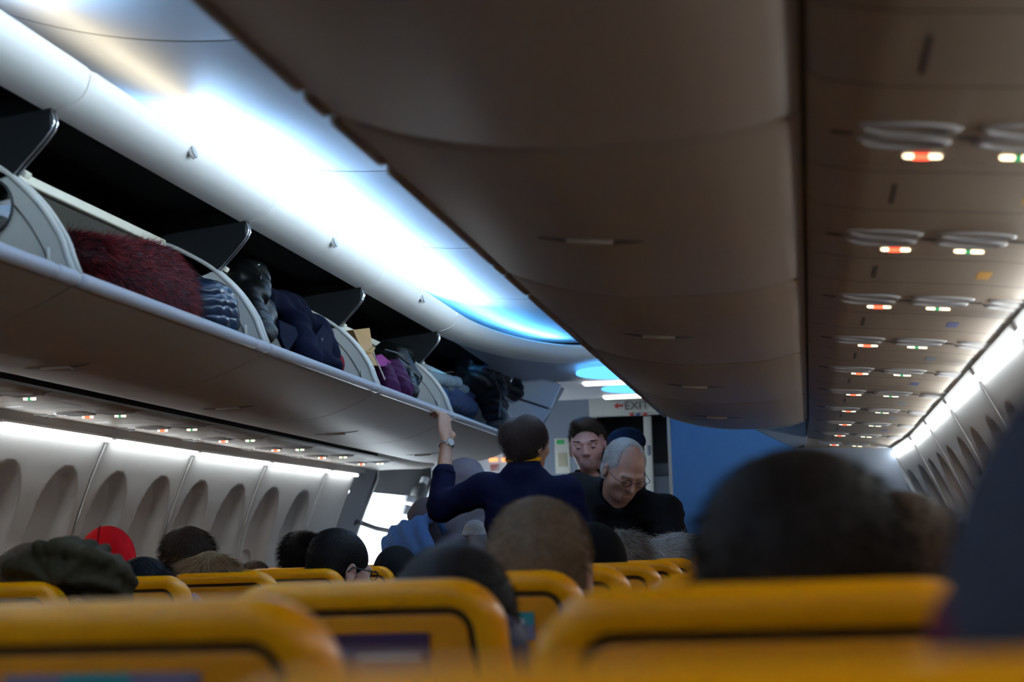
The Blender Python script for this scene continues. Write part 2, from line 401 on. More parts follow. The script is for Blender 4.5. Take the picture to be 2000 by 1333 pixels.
def sweep(mb, prof, path, ref, mi=0, cap=True):   # path: (point xy, inboard normal xy); profile x measured from the cabin middle line
    m = len(prof); V = []
    for (p, nrm) in path:
        for x, z in prof: d = ref-x; V.append((p[0]+nrm[0]*d, p[1]+nrm[1]*d, z))
    F = [(j*m+i, j*m+(i+1) % m, (j+1)*m+(i+1) % m, (j+1)*m+i) for j in range(len(path)-1) for i in range(m)]
    if cap: F += [tuple(range(m)), tuple((len(path)-1)*m+i for i in reversed(range(m)))]
    return mb.add(V, F, mi)
def fascia_piece(sgn, y0, y1):
    mb = MB(); path = []
    for y in (y0+.003, y0+.010, y0+.03, y0+.05, y1-.05, y1-.03, y1-.010, y1-.003):
        e = min(y-y0, y1-y); ins = .010*max(0, 1-e/.035)**2
        path.append(((-sgn*0+sgn*(.52+ins), y), (-sgn, 0)))
    return sweep(mb, FP, path, .52)

# ------------------------------------------------------------------ overhead bins
BP = arc_smooth([(.452, 1.828), (.49, 1.806), (.56, 1.773), (.66, 1.738), (.74, 1.724), (.83, 1.717), (.954, 1.722), (1.08, 1.738), (1.185, 1.765)], 3)
BP = [tuple(p) for p in BP]
ARC = arc_smooth([(.456, 1.845), (.472, 1.885), (.489, 1.932), (.538, 2.008), (.605, 2.077), (.655, 2.114), (.74, 2.162), (.79, 2.182)], 3)
ARC = [tuple(p) for p in ARC]
SIDEPOLY = ARC + [(.95, 2.19), (1.10, 2.08), (1.17, 1.90), (1.175, 1.78)] + [(x, z+.006) for x, z in reversed(BP[2:-1])]
m_mirror = mat('mirror', (.75, .78, .80), .05, metal=1., var=.0)
m_pocket = mat('latch_pocket', (.05, .04, .035), .5)
def bin_z(x): return float(np.interp(x, [p[0] for p in BP], [p[1] for p in BP]))
def latch(t, sgn, yc, closed=False, bz=None):
    bz = bz or bin_z; xc = .825; m2 = MB()
    def tri(mb, pts, off, th):
        V = [(sgn*(xc+a), yc+b, bz(xc+a)-off) for a, b in pts]+[(sgn*(xc+a), yc+b, bz(xc+a)-off-th) for a, b in pts]; m = len(pts)
        mb.add(V, [tuple(range(m)), tuple(range(2*m-1, m-1, -1))]+[(i, i+m, (i+1) % m+m, (i+1) % m) for i in range(m)])
    for s in (-1, 1):
        mb = MB(); tri(mb, [(s*.095, .0), (s*.070, .016), (s*.038, .022), (s*.040, -.018), (s*.066, -.014)], -.002, .004); mb.build('latch_pocket', m_pocket, t)
    mb = MB(); tri(mb, [(-.042, -.020), (-.036, .022), (0, .028), (.036, .022), (.042, -.020), (0, -.026)], -.002, .010); mb.build('latch_handle', m_bin, t)
    mb = MB(); n = 24
    V = []
    for rr in (1.0, 1.07):
        for q in range(n):
            a = 2*math.pi*q/n; x = xc+.102*rr*math.cos(a); V.append((sgn*x, yc+.031*rr*math.sin(a), bz(x)-.0025))
    mb.add(V, [(q, (q+1) % n, n+(q+1) % n, n+q) for q in range(n)]); mb.build('latch_rim', m_bin, t, fix=False)
def open_bin(y0, y1, idx, name):
    t = thing('overhead_bin', name, 'luggage bin', (0, 0, 0), 0, 'open overhead bins on the left')
    sgn = -1
    # fixed housing above the bucket
    mb = MB(); hpz = [(-.52, 2.262), (-.75, 2.275), (-1.1, 2.25), (-1.24, 2.0), (-1.235, 1.80)]
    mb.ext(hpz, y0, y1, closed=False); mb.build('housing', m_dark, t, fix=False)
    # bucket: bottom shell, back wall, lip, side plates
    g = .004
    outer = [(-x, z) for x, z in BP]; inner = [(-x, z+.014) for x, z in reversed(BP)]
    mb = MB(); mb.ext(outer+inner, y0+g, y1-g); b = mb.build('bucket_bottom', m_bin, t, True, angle=50)
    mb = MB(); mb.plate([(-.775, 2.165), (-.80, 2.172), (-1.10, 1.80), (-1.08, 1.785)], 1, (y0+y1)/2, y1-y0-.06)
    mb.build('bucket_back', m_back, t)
    mb = MB(); mb.rbox((-.775, (y0+y1)/2, 2.172), (.026, y1-y0-.10, .028), .006); mb.build('hinge_rail', m_cream, t, True, angle=40)
    for a, c in ((y0+.010, y1-.125), (y1-.122, y1-.006)):
        mb = MB(); ry = [a, a+.006]+list(np.linspace(a+.02, c-.02, 4))+[c-.006, c]; rr = [.010, .0165]+[.0185]*4+[.0165, .010]
        mb.tube([(-.4555, y, 1.833) for y in ry], rr, 14); mb.build('lip', m_lip, t, True, angle=60)
    for yy in (y0+.018, y1-.018):
        mb = MB(); mb.plate([(-x, z) for x, z in SIDEPOLY], 1, yy, .010); sp = mb.build('side_plate', m_side, t)
        mb = MB(); mb.tube([(-x, yy, z) for x, z in ARC], .0085, 8); mb.build('rim', m_side, sp, True)
        s2 = -.006 if yy > (y0+y1)/2 else .006
        mb = MB(); mb.tube([(-(x+.045-.012*i/len(ARC)), yy+s2, z-.022) for i, (x, z) in enumerate(ARC)], .0016, 5); mb.build('groove_line', m_pocket, sp, True)
    mb = MB(); mb.tube([(-.512, y1-.018-.012, 1.868), (-.514, y1-.018-.012, 1.905)], .005, 8); mb.build('stop_pin', m_side, t, True)
    latch(t, -1, (y0+y1)/2)
    # fascia
    f = fascia_piece(-1, y0, y1).build('fascia', m_fascia, t, True, angle=50) if idx < 4 else None
    if f:
        yb = y0+.66
        mb = MB(); n = 20
        for dx, k, mm in ((0, 1.0, 0), (.006, .86, 1)):
            V = []
            for off in (0, .007+dx):
                for q in range(n):
                    a = 2*math.pi*q/n; V.append((-(.424-off)-.010*math.sin(a)*k*.6, yb+.020*k*math.cos(a), 2.284+.020*k*math.sin(a)))
            mb.add(V, [(q, (q+1) % n, n+(q+1) % n, n+q) for q in range(n)]+[tuple(n+q for q in range(n))], mm)
        mb.build('release_button', [m_fascia, m_trim], f, True, angle=40)
    # divider at the far end with bent metal edges
    DP = [(-.535, 2.268), (-.513, 2.236), (-.513, 2.186), (-.606, 2.085), (-.72, 2.05), (-1.1, 2.05), (-1.12, 2.25)]
    mb = MB(); mb.plate(DP, 1, y1-.012, .022); dv = mb.build('divider', m_divider, t)
    for s in (-.013, .013):
        mb = MB(); mb.tube([(p[0]+.003, y1-.0125+s*.7, p[1]) for p in arc_smooth(DP[1:4], 4)], .0032, 6); mb.build('metal_edge', m_steel, dv, True)
    mb = MB(); mb.rbox((-.60, y0+.03, 2.098), (.022, .03, .016), .004, R=Matrix.Rotation(.6, 3, 'Y')); mb.build('clip', m_cream, t)
    return t
BN = ['open overhead bin nearest the camera on the left, with a round mirror', 'open overhead bin holding a red fur coat and a blue case', 'open overhead bin holding a navy coat and a black zipped bag',
      'open overhead bin holding a brown paper bag and a black wheeled case', 'open overhead bin at the front holding a black padded coat']
for i in range(5):
    b = open_bin(BIN0+BINL*(i-1), BIN0+BINL*i+(.60 if i == 4 else 0), i, BN[i])
    if i == 0:
        mb = MB(); c = atY(-26, 408, BIN0-.03); n = 28
        V = [(c[0]+.074*math.cos(2*math.pi*q/n), c[1]-.012, c[2]+.074*math.sin(2*math.pi*q/n)) for q in range(n)]+[(c[0]+.068*math.cos(2*math.pi*q/n), c[1]-.016, c[2]+.068*math.sin(2*math.pi*q/n)) for q in range(n)]+[(c[0], c[1]-.038, c[2])]
        mb.add(V, [(q, (q+1) % n, n+(q+1) % n, n+q) for q in range(n)], 0); mb.add(V, [(n+q, n+(q+1) % n, 2*n) for q in range(n)], 1)
        mb.build('inspection_mirror', [m_black, m_mirror], b, fix=True)
for k in range(4):     # bins beside and behind the camera
    y1 = BIN0-BINL*(k+1)
    open_bin(y1-BINL, y1, 0, 'open empty overhead bin on the left beside the camera, %s one back from the mirror' % ORD[k]) if y1-BINL > REAR-.5 else None

# curved end of the ceiling cove
path = []
rx, ry = .50, 1.62
for q in range(25):
    a = math.pi/2*q/24; px, py = -.02-rx*math.cos(a), (BIN0+3*BINL)+ry*math.sin(a)
    nx, ny_ = math.cos(a)/rx, -math.sin(a)/ry; l = math.hypot(nx, ny_); path.append(((px, py), (nx/l, ny_/l)))
pathr = [((-p[0]+.0, p[1]), (-n[0], n[1])) for p, n in reversed(path)]
mb = MB(); sweep(mb, FP, path+[((.02, path[-1][0][1]), (0, -1))]+[((-p[0], p[1]), (-n[0], n[1])) for p, n in reversed(path)], .52)
tag(mb.build('cove_end_fascia', m_fascia, None, True, angle=50), 'white rounded beam curving across the aisle at the end of the lit ceiling', 'ceiling beam')
# entry ceiling below the beam
mb = MB(); V = []; rows = [(p, z) for p, z in ((0, 2.262), (.10, 2.25), (.35, 2.225))]
full = path+[((-p[0], p[1]), (-n[0], n[1])) for p, n in reversed(path)]
xs = np.linspace(-1.25, 1.25, 26)
for (p, nrm) in full: V.append((p[0], p[1]+.005, 2.245))
n1 = len(full)
for (p, nrm) in full: V.append((p[0]*1.02, max(p[1]+.25, 9.27), 2.225))
for (p, nrm) in full: V.append((p[0]*2.2, 10.3, 2.20))
for (p, nrm) in full: V.append((p[0]*2.2, 11.40, 2.205))
for (p, nrm) in full: V.append((p[0]*2.2, 12.58, 2.39))
mb.add(V, [(r*n1+i, r*n1+i+1, (r+1)*n1+i+1, (r+1)*n1+i) for r in range(4) for i in range(n1-1)])
struct(mb.build('ceiling_entry', m_grey, None, True, fix=False))
# cove lights
def cove(y0, y1, m1, name, label, blue=True, sgn=-1):
    t = thing('cove_light', label, 'light', (0, 0, 0), 0, 'ceiling cove lights')
    mb = MB(); mb.box((sgn*.464, (y0+y1)/2, 2.343), (.012, y1-y0, .014)); mb.build('led_strip', m1, t)
    if blue: mb = MB(); mb.box((sgn*.480, (y0+y1)/2, 2.324), (.012, y1-y0, .010)); mb.build('blue_led_strip', m_blue, t)
    mb = MB(); mb.box((sgn*.490, (y0+y1)/2, 2.312), (.07, y1-y0, .012)); mb.build('led_tray', m_trim, t)
    return t
cove(REAR+.1, 3.28, m_cool, '', 'blue-white cove light in the ceiling nearest the camera')
cove(3.30, 4.40, m_warm, '', 'added dim warm strip in the unlit cove gap between two blue-white lights', blue=False)  # added dim strip tints the ceiling where the cove light is out
cove(4.42, 8.05, m_cool, '', 'long blue-white cove light above the left bins')
cove(REAR+.1, 8.05, m_cool, '', 'blue-white cove light above the right bins', sgn=1)

t = thing('cove_light', 'deep blue cove light at the curved front end of the ceiling', 'light', (0, 0, 0), 0, 'ceiling cove lights')
for nm, off, z, r_, m in (('blue_led_strip', .040, 2.324, .005, m_blue), ('led_tray', .036, 2.309, .008, m_trim)):
    mb = MB(); mb.tube([(p[0]+n[0]*off, p[1]+n[1]*off, z) for p, n in path[3:20]], r_, 8); mb.build(nm, m, t, True)

# ------------------------------------------------------------------ closed bins on the right
CP = arc_smooth([(.425, 2.235), (.43, 2.10), (.45, 1.95), (.485, 1.86), (.545, 1.795), (.60, 1.768), (.676, 1.744), (.76, 1.727), (.843, 1.716), (1.01, 1.714), (1.10, 1.720), (1.185, 1.738)], 3)
CP = [tuple(p) for p in CP]
def cbz(x): q = [p for p in CP if p[0] > .58]; return float(np.interp(x, [p[0] for p in q], [p[1] for p in q]))
def closed_bin(y0, y1, label):
    t = thing('overhead_bin', label, 'luggage bin', (0, 0, 0), 0, 'closed overhead bins on the right')
    mb = MB(); out = CP; inn = [(x+.012, z+.012) for x, z in reversed(CP)]; V = []; m = len(out+inn)
    path = [y0+.002, y0+.010, y0+.03, y1-.03, y1-.010, y1-.002]
    for y in path:
        e = min(y-y0, y1-y); ins = .008*max(0, 1-e/.03)**2
        for x, z in out+inn: V.append((x+ins*.5, y, z+ins))
    mb.add(V, [(j*m+i, j*m+(i+1) % m, (j+1)*m+(i+1) % m, (j+1)*m+i) for j in range(5) for i in range(m)]+[tuple(range(m)), tuple(5*m+i for i in reversed(range(m)))])
    mb.build('bucket', m_bin, t, True, angle=50)
    for a, c in ((y0+.01, y0+.30), (y0+.34, y1-.14), (y1-.12, y1-.01)):
        mb = MB(); mb.tube([(.5510, a, 1.794), (.5495, a+.02, 1.791), (.5495, c-.02, 1.791), (.5510, c, 1.794)], [.006, .011, .011, .006], 10); mb.build('edge_bead', m_bin, t, True, angle=50)
    fascia_piece(1, y0, y1).build('fascia', m_fascia, t, True, angle=50)
    latch(t, 1, (y0+y1)/2, bz=cbz)
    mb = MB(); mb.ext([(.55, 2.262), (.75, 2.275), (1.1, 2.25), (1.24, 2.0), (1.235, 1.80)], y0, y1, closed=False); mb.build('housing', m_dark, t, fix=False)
    return t
BR = ['closed overhead bin on the right beside the camera', 'closed overhead bin on the right, first full one in view', 'closed overhead bin on the right, second full one in view', 'closed overhead bin on the right, third in view', 'closed overhead bin on the right, fourth and last before the blue partition']
for i in range(-3, 0): closed_bin(2.25+BINL*(i-1), 2.25+BINL*i, 'closed overhead bin on the right behind the camera, %s one back' % ORD[-i-1]) if 2.25+BINL*(i-1) > REAR-.3 else None
for i in range(5): closed_bin(2.25+BINL*(i-1), 2.25+BINL*i, BR[i])
# end closeout
mb = MB(); y0 = 2.25+BINL*4+.004
V = []
for q in range(7):
    u = q/6; 
    for x, z in CP: V.append((x+(.10*u*u*max(0, min(1, (1.185-x)/.3))), y0+.50*u, z+.04*u*u+.012*u if z < 1.9 else z))
m = len(CP); mb.add(V, [(q*m+i, q*m+i+1, (q+1)*m+i+1, (q+1)*m+i) for q in range(6) for i in range(m-1)])
tag(mb.build('bin_end_fairing', m_bin, None, True, fix=False), 'curved grey-brown end cap of the right bins above the blue partition', 'end cap')

# ------------------------------------------------------------------ forward end of the cabin
m_bluep = mat('partition_blue', (.11, .34, .80), .5, var=.05, bump=.03)
m_white = mat('galley_white', (.78, .80, .84), .45, var=.02)
m_greyb = mat('panel_grey_blue', (.23, .27, .34), .5, var=.05)
m_galley = mat('galley_dark', (.012, .012, .014), .5)
m_signp = mat('exit_panel', (.55, .56, .52), .4, var=.04)
m_text = mat('exit_text', (.13, .10, .09), .5); m_red = mat('print_red', (.55, .06, .05), .5); m_pgreen = mat('print_green', (.04, .42, .12), .5)
m_paper = mat('placard_paper', (.62, .62, .56), .5)
FY = 12.6
mb = MB(); mb.plate([(x, z) for x, z in hp], 1, FRONT-.01, .04); struct(mb.build('wall_nose', m_galley))
t = bpy.data.objects.new('wall_front', None); COL.objects.link(t); struct(t)
mb = MB(); mb.box((-1.31, FY+.03, 1.2), (.90, .06, 2.4)); mb.build('white_panel', m_white, t)
mb = MB(); mb.box((-.60, FY+.02, 1.2), (.50, .06, 2.4)); mb.build('grey_panel', m_greyb, t)
mb = MB(); mb.box((-.02, FY+.60, 1.2), (.70, .04, 2.4)); mb.build('galley_back', m_galley, t)
mb = MB(); mb.box((.95, FY+.03, 1.2), (1.36, .06, 2.4)); mb.build('dark_panel', m_galley, t)
mb = MB(); mb.box((-.30, FY+.02, 2.30), (.06, .06, .2)); mb.build('header_end', m_greyb, t)
def P(px, py, Y): return atY(px, py, Y)
# header with the exit sign
h = thing('exit_sign', 'pale overhead panel with a red arrow and the word EXIT', 'exit sign', tuple(P(1215, 810, FY-.1)))
def rect_px(name, x0, y0, x1, y1, Y, th, m, parent=None, r=.008):
    a, b, c = P(x0, y0, Y), P(x1, y1, Y), P((x0+x1)/2, (y0+y1)/2, Y)
    mb = MB(); mb.rbox((c[0], Y+th/2, c[2]), (abs(P(x1, (y0+y1)/2, Y)[0]-P(x0, (y0+y1)/2, Y)[0]), th, abs(P((x0+x1)/2, y0, Y)[2]-P((x0+x1)/2, y1, Y)[2])), r)
    o = mb.build(name, m, None, True, angle=40)
    if parent:
        o.parent = parent; o.matrix_parent_inverse = Matrix.Translation(-Vector(parent.location))
    return o
rect_px('header_panel', 1150, 776, 1310, 811, FY-.10, .10, m_signp, h)
rect_px('sign_face', 1186, 781, 1300, 806, FY-.11, .012, m_signp, h, .01)
def text(name, body, px, py, Y, size, m, parent, align='CENTER'):
    cu = bpy.data.curves.new(name, 'FONT'); cu.body = body; cu.size = size; cu.extrude = .0015; cu.align_x = align; cu.align_y = 'CENTER'
    tmp = bpy.data.objects.new(name, cu); me = bpy.data.meshes.new_from_object(tmp); bpy.data.objects.remove(tmp)
    o = link(name, me, m); o.rotation_euler = (math.pi/2, -.03*0, 0); p = P(px, py, Y); o.location = p
    if parent: o.parent = parent; o.matrix_parent_inverse = Matrix.Translation(-Vector(parent.location))
    return o
text('exit_word', 'EXIT', 1243, 793, FY-.115, .088, m_text, h)
c = P(1208, 793, FY-.115)
mb = MB(); mb.plate([(c[0]-.035, c[2]), (c[0]-.005, c[2]+.025), (c[0]-.005, c[2]+.008), (c[0]+.035, c[2]+.008), (c[0]+.035, c[2]-.008), (c[0]-.005, c[2]-.008), (c[0]-.005, c[2]-.025)], 1, FY-.115, .003)
a = mb.build('arrow', m_red); a.parent = h; a.matrix_parent_inverse = Matrix.Translation(-Vector(h.location))
for i, (x, m) in enumerate(((1233, m_red), (1246, m_st_b), (1260, m_red))): rect_px('sticker', x-4, 807, x+4, 812, FY-.108, .006, m, h, .003)
# galley post and shelf, placards, call lights
post = thing('galley_post', 'pale vertical post at the edge of the dark galley opening', 'post', tuple(P(1268, 960, FY-.02)))
rect_px('post', 1261, 812, 1277, 1060, FY-.02, .04, m_signp, post); rect_px('hinge', 1263, 870, 1270, 890, FY-.03, .02, m_greyb, post)
g = thing('galley_cart', 'dim grey galley unit inside the dark opening', 'galley unit', tuple(P(1285, 1060, FY+.40)))
rect_px('body', 1240, 930, 1330, 1130, FY+.40, .16, m_greyb, g); rect_px('counter', 1236, 905, 1334, 930, FY+.38, .18, mat('galley_grey', (.06, .07, .09), .4), g)
pl = thing('placard', 'cream safety placard with a green heading on the grey wall', 'placard', tuple(P(1098, 900, FY-.014)))
rect_px('sheet', 1084, 856, 1113, 925, FY-.014, .006, m_paper, pl, .002); rect_px('heading', 1087, 860, 1102, 868, FY-.018, .004, m_pgreen, pl, .001)
rect_px('drawing', 1090, 885, 1107, 912, FY-.018, .004, mat('placard_tan', (.45, .42, .30), .5), pl, .001)
cl = thing('call_light_panel', 'two glowing orange call lights above a red notice on the white wall', 'light', tuple(P(972, 905, FY-.006)))
for x0, x1 in ((955, 972), (979, 990)): rect_px('lamp', x0, 895, x1, 902, FY-.012, .012, emit('call_orange', (1.0, .33, .12), 2.2), cl, .01)
rect_px('notice', 957, 908, 975, 921, FY-.006, .006, mat('notice_pink', (.66, .50, .50), .5), cl, .002)
for k in range(3): rect_px('notice_line', 958, 909+4*k, 972-2*k, 911+4*k, FY-.009, .003, m_red, cl, .001)
# closet fairing at the end of the left bins
fy = 10.0
t = thing('closet_fairing', 'white panel with a dark slot at the end of the left bins', 'panel', (0, fy, 1.9))
def wpart(mb, name, m, par, **k):
    o = mb.build(name, m, None, **k); o.parent = par; o.matrix_parent_inverse = Matrix.Translation(-Vector(par.location)); return o
mb = MB(); mb.plate([(-.236, 2.172), (-.30, 2.035), (-.60, 2.145), (-.60, 2.30), (-.51, 2.289)], 1, fy+.02, .04); wpart(mb, 'upper_panel', m_white, t)
mb = MB(); mb.plate([(-.303, 2.022), (-.383, 1.933), (-.46, 1.86), (-.60, 1.80), (-.95, 1.77), (-.95, 2.25), (-.60, 2.13)], 1, fy+.02, .04); wpart(mb, 'lower_panel', m_white, t)
mb = MB(); mb.plate([(-.24, 2.165), (-.385, 1.930), (-.47, 1.86), (-.62, 1.79), (-.95, 1.76), (-.95, 2.28), (-.52, 2.28)], 1, fy+.12, .14); wpart(mb, 'core', m_greyb, t)
# entry ceiling lamps
ec = emit('entry_blue', (.10, .42, 1.0), L_ENTRY); ew = emit('entry_white', (.95, .98, .90), L_ENTRY*2.2); ep = emit('entry_pink', (1.0, .25, .75), L_ENTRY)
for k, (ya, yb, xl) in enumerate(((9.42, 10.08, -.105), (10.44, 11.02, -.075))):
    t = thing('entry_lamp', ['blue oval ceiling lamp with a pink spot over the entry', 'blue oval ceiling lamp over the entry, between the two white bars'][k], 'ceiling light', (.17, (ya+yb)/2, 2.20))
    mb = MB(); n = 32; hx = .17-xl
    for rr, z0, mi in ((1.0, 2.196, 0),):
        V = [(.17+hx*math.copysign(abs(math.cos(2*math.pi*q/n))**.7, math.cos(2*math.pi*q/n)), (ya+yb)/2+(yb-ya)/2*math.sin(2*math.pi*q/n), z) for z in (z0+.012, z0) for q in range(n)]
        mb.add(V, [(q, (q+1) % n, n+(q+1) % n, n+q) for q in range(n)]+[tuple(n+q for q in range(n)), tuple(reversed(range(n)))])
    wpart(mb, 'lens', ec, t)
    if k == 0: mb = MB(); mb.box((.16, (ya+yb)/2, 2.193), (.07, .16, .006)); wpart(mb, 'pink_spot', ep, t)
    mb = MB(); xb, yy = (-.135, 10.28) if k == 0 else (-.125, 11.25)
    mb.rbox((xb+.30, yy, 2.196), (.60, .11, .016), .007); tag(mb.build('light_bar', ew, None, True, angle=40), ['white light bar on the entry ceiling, between two blue ovals', 'white light bar on the entry ceiling, nearest the exit sign'][k], 'ceiling light')
# blue partition on the right
t = thing('partition', 'blue cabin partition behind the last right-hand seats', 'partition', (.475, 8.95, 0))
mb = MB(); mb.plate([(.487, .01), (1.12, .01), (1.12, 1.68), (.90, 1.80), (.86, 2.2), (.487, 2.2)], 1, 8.97, .04); wpart(mb, 'panel', m_bluep, t)
mb = MB(); mb.plate([(1.125, .01), (1.6, .01), (1.76, .8), (1.74, 1.3), (1.62, 1.66), (1.125, 1.68)], 1, 8.97, .04); wpart(mb, 'outer_panel', m_greyb, t)
mb = MB(); mb.plate([(.905, 1.80), (1.125, 1.68), (1.19, 1.70), (1.19, 2.2), (.865, 2.2)], 1, 8.97, .04); wpart(mb, 'upper_panel', m_greyb, t)
mb = MB(); mb.rbox((.480, 8.955, 1.105), (.016, .075, 2.19), .006); wpart(mb, 'edge_trim', m_rib, t)
# ------------------------------------------------------------------ left entry: wall end, open door, door liner
mb = MB()
for y0, y1, m in ((10.26, 10.72, 0),):
    V = [taper((-wallx(z)-.0, y, z+.022*max(0, (z-1.3)/.4))) for y in (y0, y1) for z in np.linspace(1.72, .02, 24)]
    mb.add(V, [(i, i+1, 25+i, 24+i) for i in range(23)])
struct(mb.build('wall_entry', mat('entry_wall_dark', (.20, .20, .23), .5), None, True, fix=False))
mb = MB(); V = [taper((-wallx(z)+.0, y, z)) for y in (10.70, 10.74) for z in np.linspace(1.78, .02, 20)]+[taper((-wallx(z)-.10, 10.74, z)) for z in np.linspace(1.78, .02, 20)]
mb.add(V, [(i, i+1, 21+i, 20+i) for i in range(19)]+[(20+i, 21+i, 41+i, 40+i) for i in range(19)]); struct(mb.build('door_1_frame', m_trim, None, True, fix=False))
dr = thing('cabin_door', 'white inner lining of the open cabin door with a recessed grip', 'door', (-1.6, 12.3, .1))
mb = MB(); zz = np.linspace(1.95, .05, 24); V = []
for y in (12.26, 12.58):
    for z in zz: V.append(taper((-wallx(z)+.05, y, z)))
for z in zz: V.append(taper((-wallx(z)-.06, 12.26, z)))
mb.add(V, [(i, i+1, 25+i, 24+i) for i in range(23)]+[(i, i+1, 49+i, 48+i) for i in range(23)]); wpart(mb, 'lining', m_white, dr, smooth=True, angle=40, fix=False)
def wallbox(px, py, sx, sz, th, X, rot=0):
    p = atX(px, py, X); mb = MB(); R = Matrix.Rotation(.42, 3, 'Y') @ Matrix.Rotation(rot, 3, 'X'); mb.rbox(tuple(p), (th, sx, sz), .012, R=R); return mb
for nm, px, py, sx, sz, m in (('latch_cover', 828, 942, .16, .08, m_white), ('indicator_box', 793, 996, .12, .07, m_white), ('indicator_box', 805, 1001, .07, .06, m_greyb), ('hinge_cover', 800, 975, .22, .05, m_white)):
    wpart(wallbox(px, py, sx, sz, .03, -1.50), nm, m, dr, smooth=True, angle=40)
p = atX(818, 966, -1.50); mb = MB(); mb.ell(tuple(p), (.05, .13, .09), R=Matrix.Rotation(.42, 3, 'Y')); wpart(mb, 'grip_recess', mat('grip_dark', (.16, .16, .16), .5), dr, smooth=True)
# barrier strap and step beam across the doorway
st = thing('door_strap', 'black strap with end fittings across the bright doorway', 'strap', tuple(atX(690, 1020, -1.68)))
a, b = atX(692, 1017, -1.70), atX(772, 1040, -1.60)
mb = MB(); mb.tube([a, a*.5+b*.5-np.array([0, 0, .012]), b], .018, 8); wpart(mb, 'webbing', mat('strap_grey', (.30, .29, .27), .6), st, smooth=True)
for q in (a, b): mb = MB(); mb.rbox(tuple(q), (.06, .16, .075), .02); wpart(mb, 'fitting', m_black, st, smooth=True)
# door sill ramp seen outside
mb = MB(); mb.box((-2.3, 11.5, .02), (1.3, 1.6, .06)); tag(mb.build('boarding_bridge_floor', m_white), 'pale boarding bridge floor outside the open doorway', 'platform')

# ------------------------------------------------------------------ seats
def rrect(w0, flare, z0, z1, r, ins, n=7):
    def hw(z): return min(.225, (w0+flare*(1.144-z))/2) - ins
    top = z1-ins; rr = max(r-ins, .012); P = []
    P.append((-hw(z0+ins), z0+ins))
    for z in np.linspace(z0+.1, top-rr, 5): P.append((-hw(z), z))
    hx = hw(top-rr)
    for i in range(1, n+1):
        a = math.pi-math.pi/2*i/n; P.append((-hx+rr+rr*math.cos(a), top-rr+rr*math.sin(a)))
    Q = [(-x, z) for x, z in reversed(P)]
    return P+Q
def lean(z): return (1.144-z)*.17
def build_seat():
    t = thing('passenger_chair', 'seat', 'seat', (0, 0, 0), 0, 'yellow passenger seats')
    rings = [(.012, .060), (.002, .055), (0, .046), (0, .018), (.003, .009), (.009, .003), (.016, 0), (.030, 0), (.034, .002), (.037, .010), (.041, .011), (.044, .003), (.050, .001)]
    mb = MB(); V = []; F = []; MI = []; m = None
    for ins, dy in rings:
        P = rrect(.345, .25, .46, 1.144, .068, ins); m = len(P); V += [(x, dy+lean(z), z) for x, z in P]
    for k in range(len(rings)-1):
        for i in range(m): F.append((k*m+i, k*m+(i+1) % m, (k+1)*m+(i+1) % m, (k+1)*m+i)); MI.append(1 if 8 <= k <= 10 else 0)
    F.append(tuple(range(m-1, -1, -1))); MI.append(0)
    mb.V = V; mb.F = F; mb.mi = MI; mb.build('back_shell', [m_yellow, m_groove], t, True, angle=35)
    P = rrect(.345, .25, .46, 1.144, .068, .0455); mb = MB(); mb.add([(x, .001+lean(z), z) for x, z in P], [tuple(range(len(P)))]); mb.build('back_panel', m_yel2, t, fix=False)
    mb = MB(); mb.rbox((0, .13, .80), (.40, .09, .60), .04, R=Matrix.Rotation(.165, 3, 'X')); mb.build('back_cushion', m_navy, t, True, angle=50)
    mb = MB(); mb.rbox((0, .33, .42), (.43, .46, .12), .04); mb.build('seat_cushion', m_navy, t, True, angle=50)
    mb = MB(); mb.rbox((0, lean(.84)-.008, .83), (.36, .022, .24), .01, R=Matrix.Rotation(.168, 3, 'X')); tr = mb.build('tray_table', m_tan, t, True, angle=50)
    mb = MB(); mb.rbox((0, lean(.975)-.012, .972), (.05, .022, .022), .006); mb.build('tray_latch', m_trim, tr, True)
    for s in (-1, 1):
        mb = MB(); mb.rbox((s*.2275, .27, .61), (.030, .36, .035), .012); mb.tube([(s*.2275, .11, .60), (s*.225, .13, .46)], .014, 8); mb.build('armrest', m_trim, t, True, angle=50)
        mb = MB(); mb.tube([(s*.16, .16, .37), (s*.17, .10, .0)], .018, 8); mb.tube([(s*.16, .48, .37), (s*.17, .50, .0)], .018, 8); mb.tube([(s*.165, .16, .37), (s*.165, .48, .37)], .018, 8); mb.build('leg_frame', m_steel, t, True, angle=50)
    return t
seat0 = build_seat()
SX = [('aisle', .625), ('middle', 1.145), ('window', 1.638)]
first = True
SEATS = {}
def place_seat(x, y, label):
    global first
    if first: seat0.location = (x, y, -.008); seat0['label'] = label; first = False; return seat0
    return dup(seat0, (x, y, -.008 if y < 1 else 0), label)
ROWR = [.50]+[.528+PITCH*k for k in range(1, 10)]; ROWL = [.488+PITCH*k for k in range(12)]
for k, y in enumerate(ROWR):
    for nm, x in SX: SEATS[(1, k, nm)] = place_seat(x, y, 'yellow seat right of the aisle, %s row ahead of the camera, %s place' % (ORD[k], nm))
for k, y in enumerate(ROWL):
    if k < 3: continue
    for nm, x in SX: SEATS[(-1, k, nm)] = place_seat(-x, y, 'yellow seat left of the aisle, %s row ahead of the camera, %s place' % (ORD[k], nm))
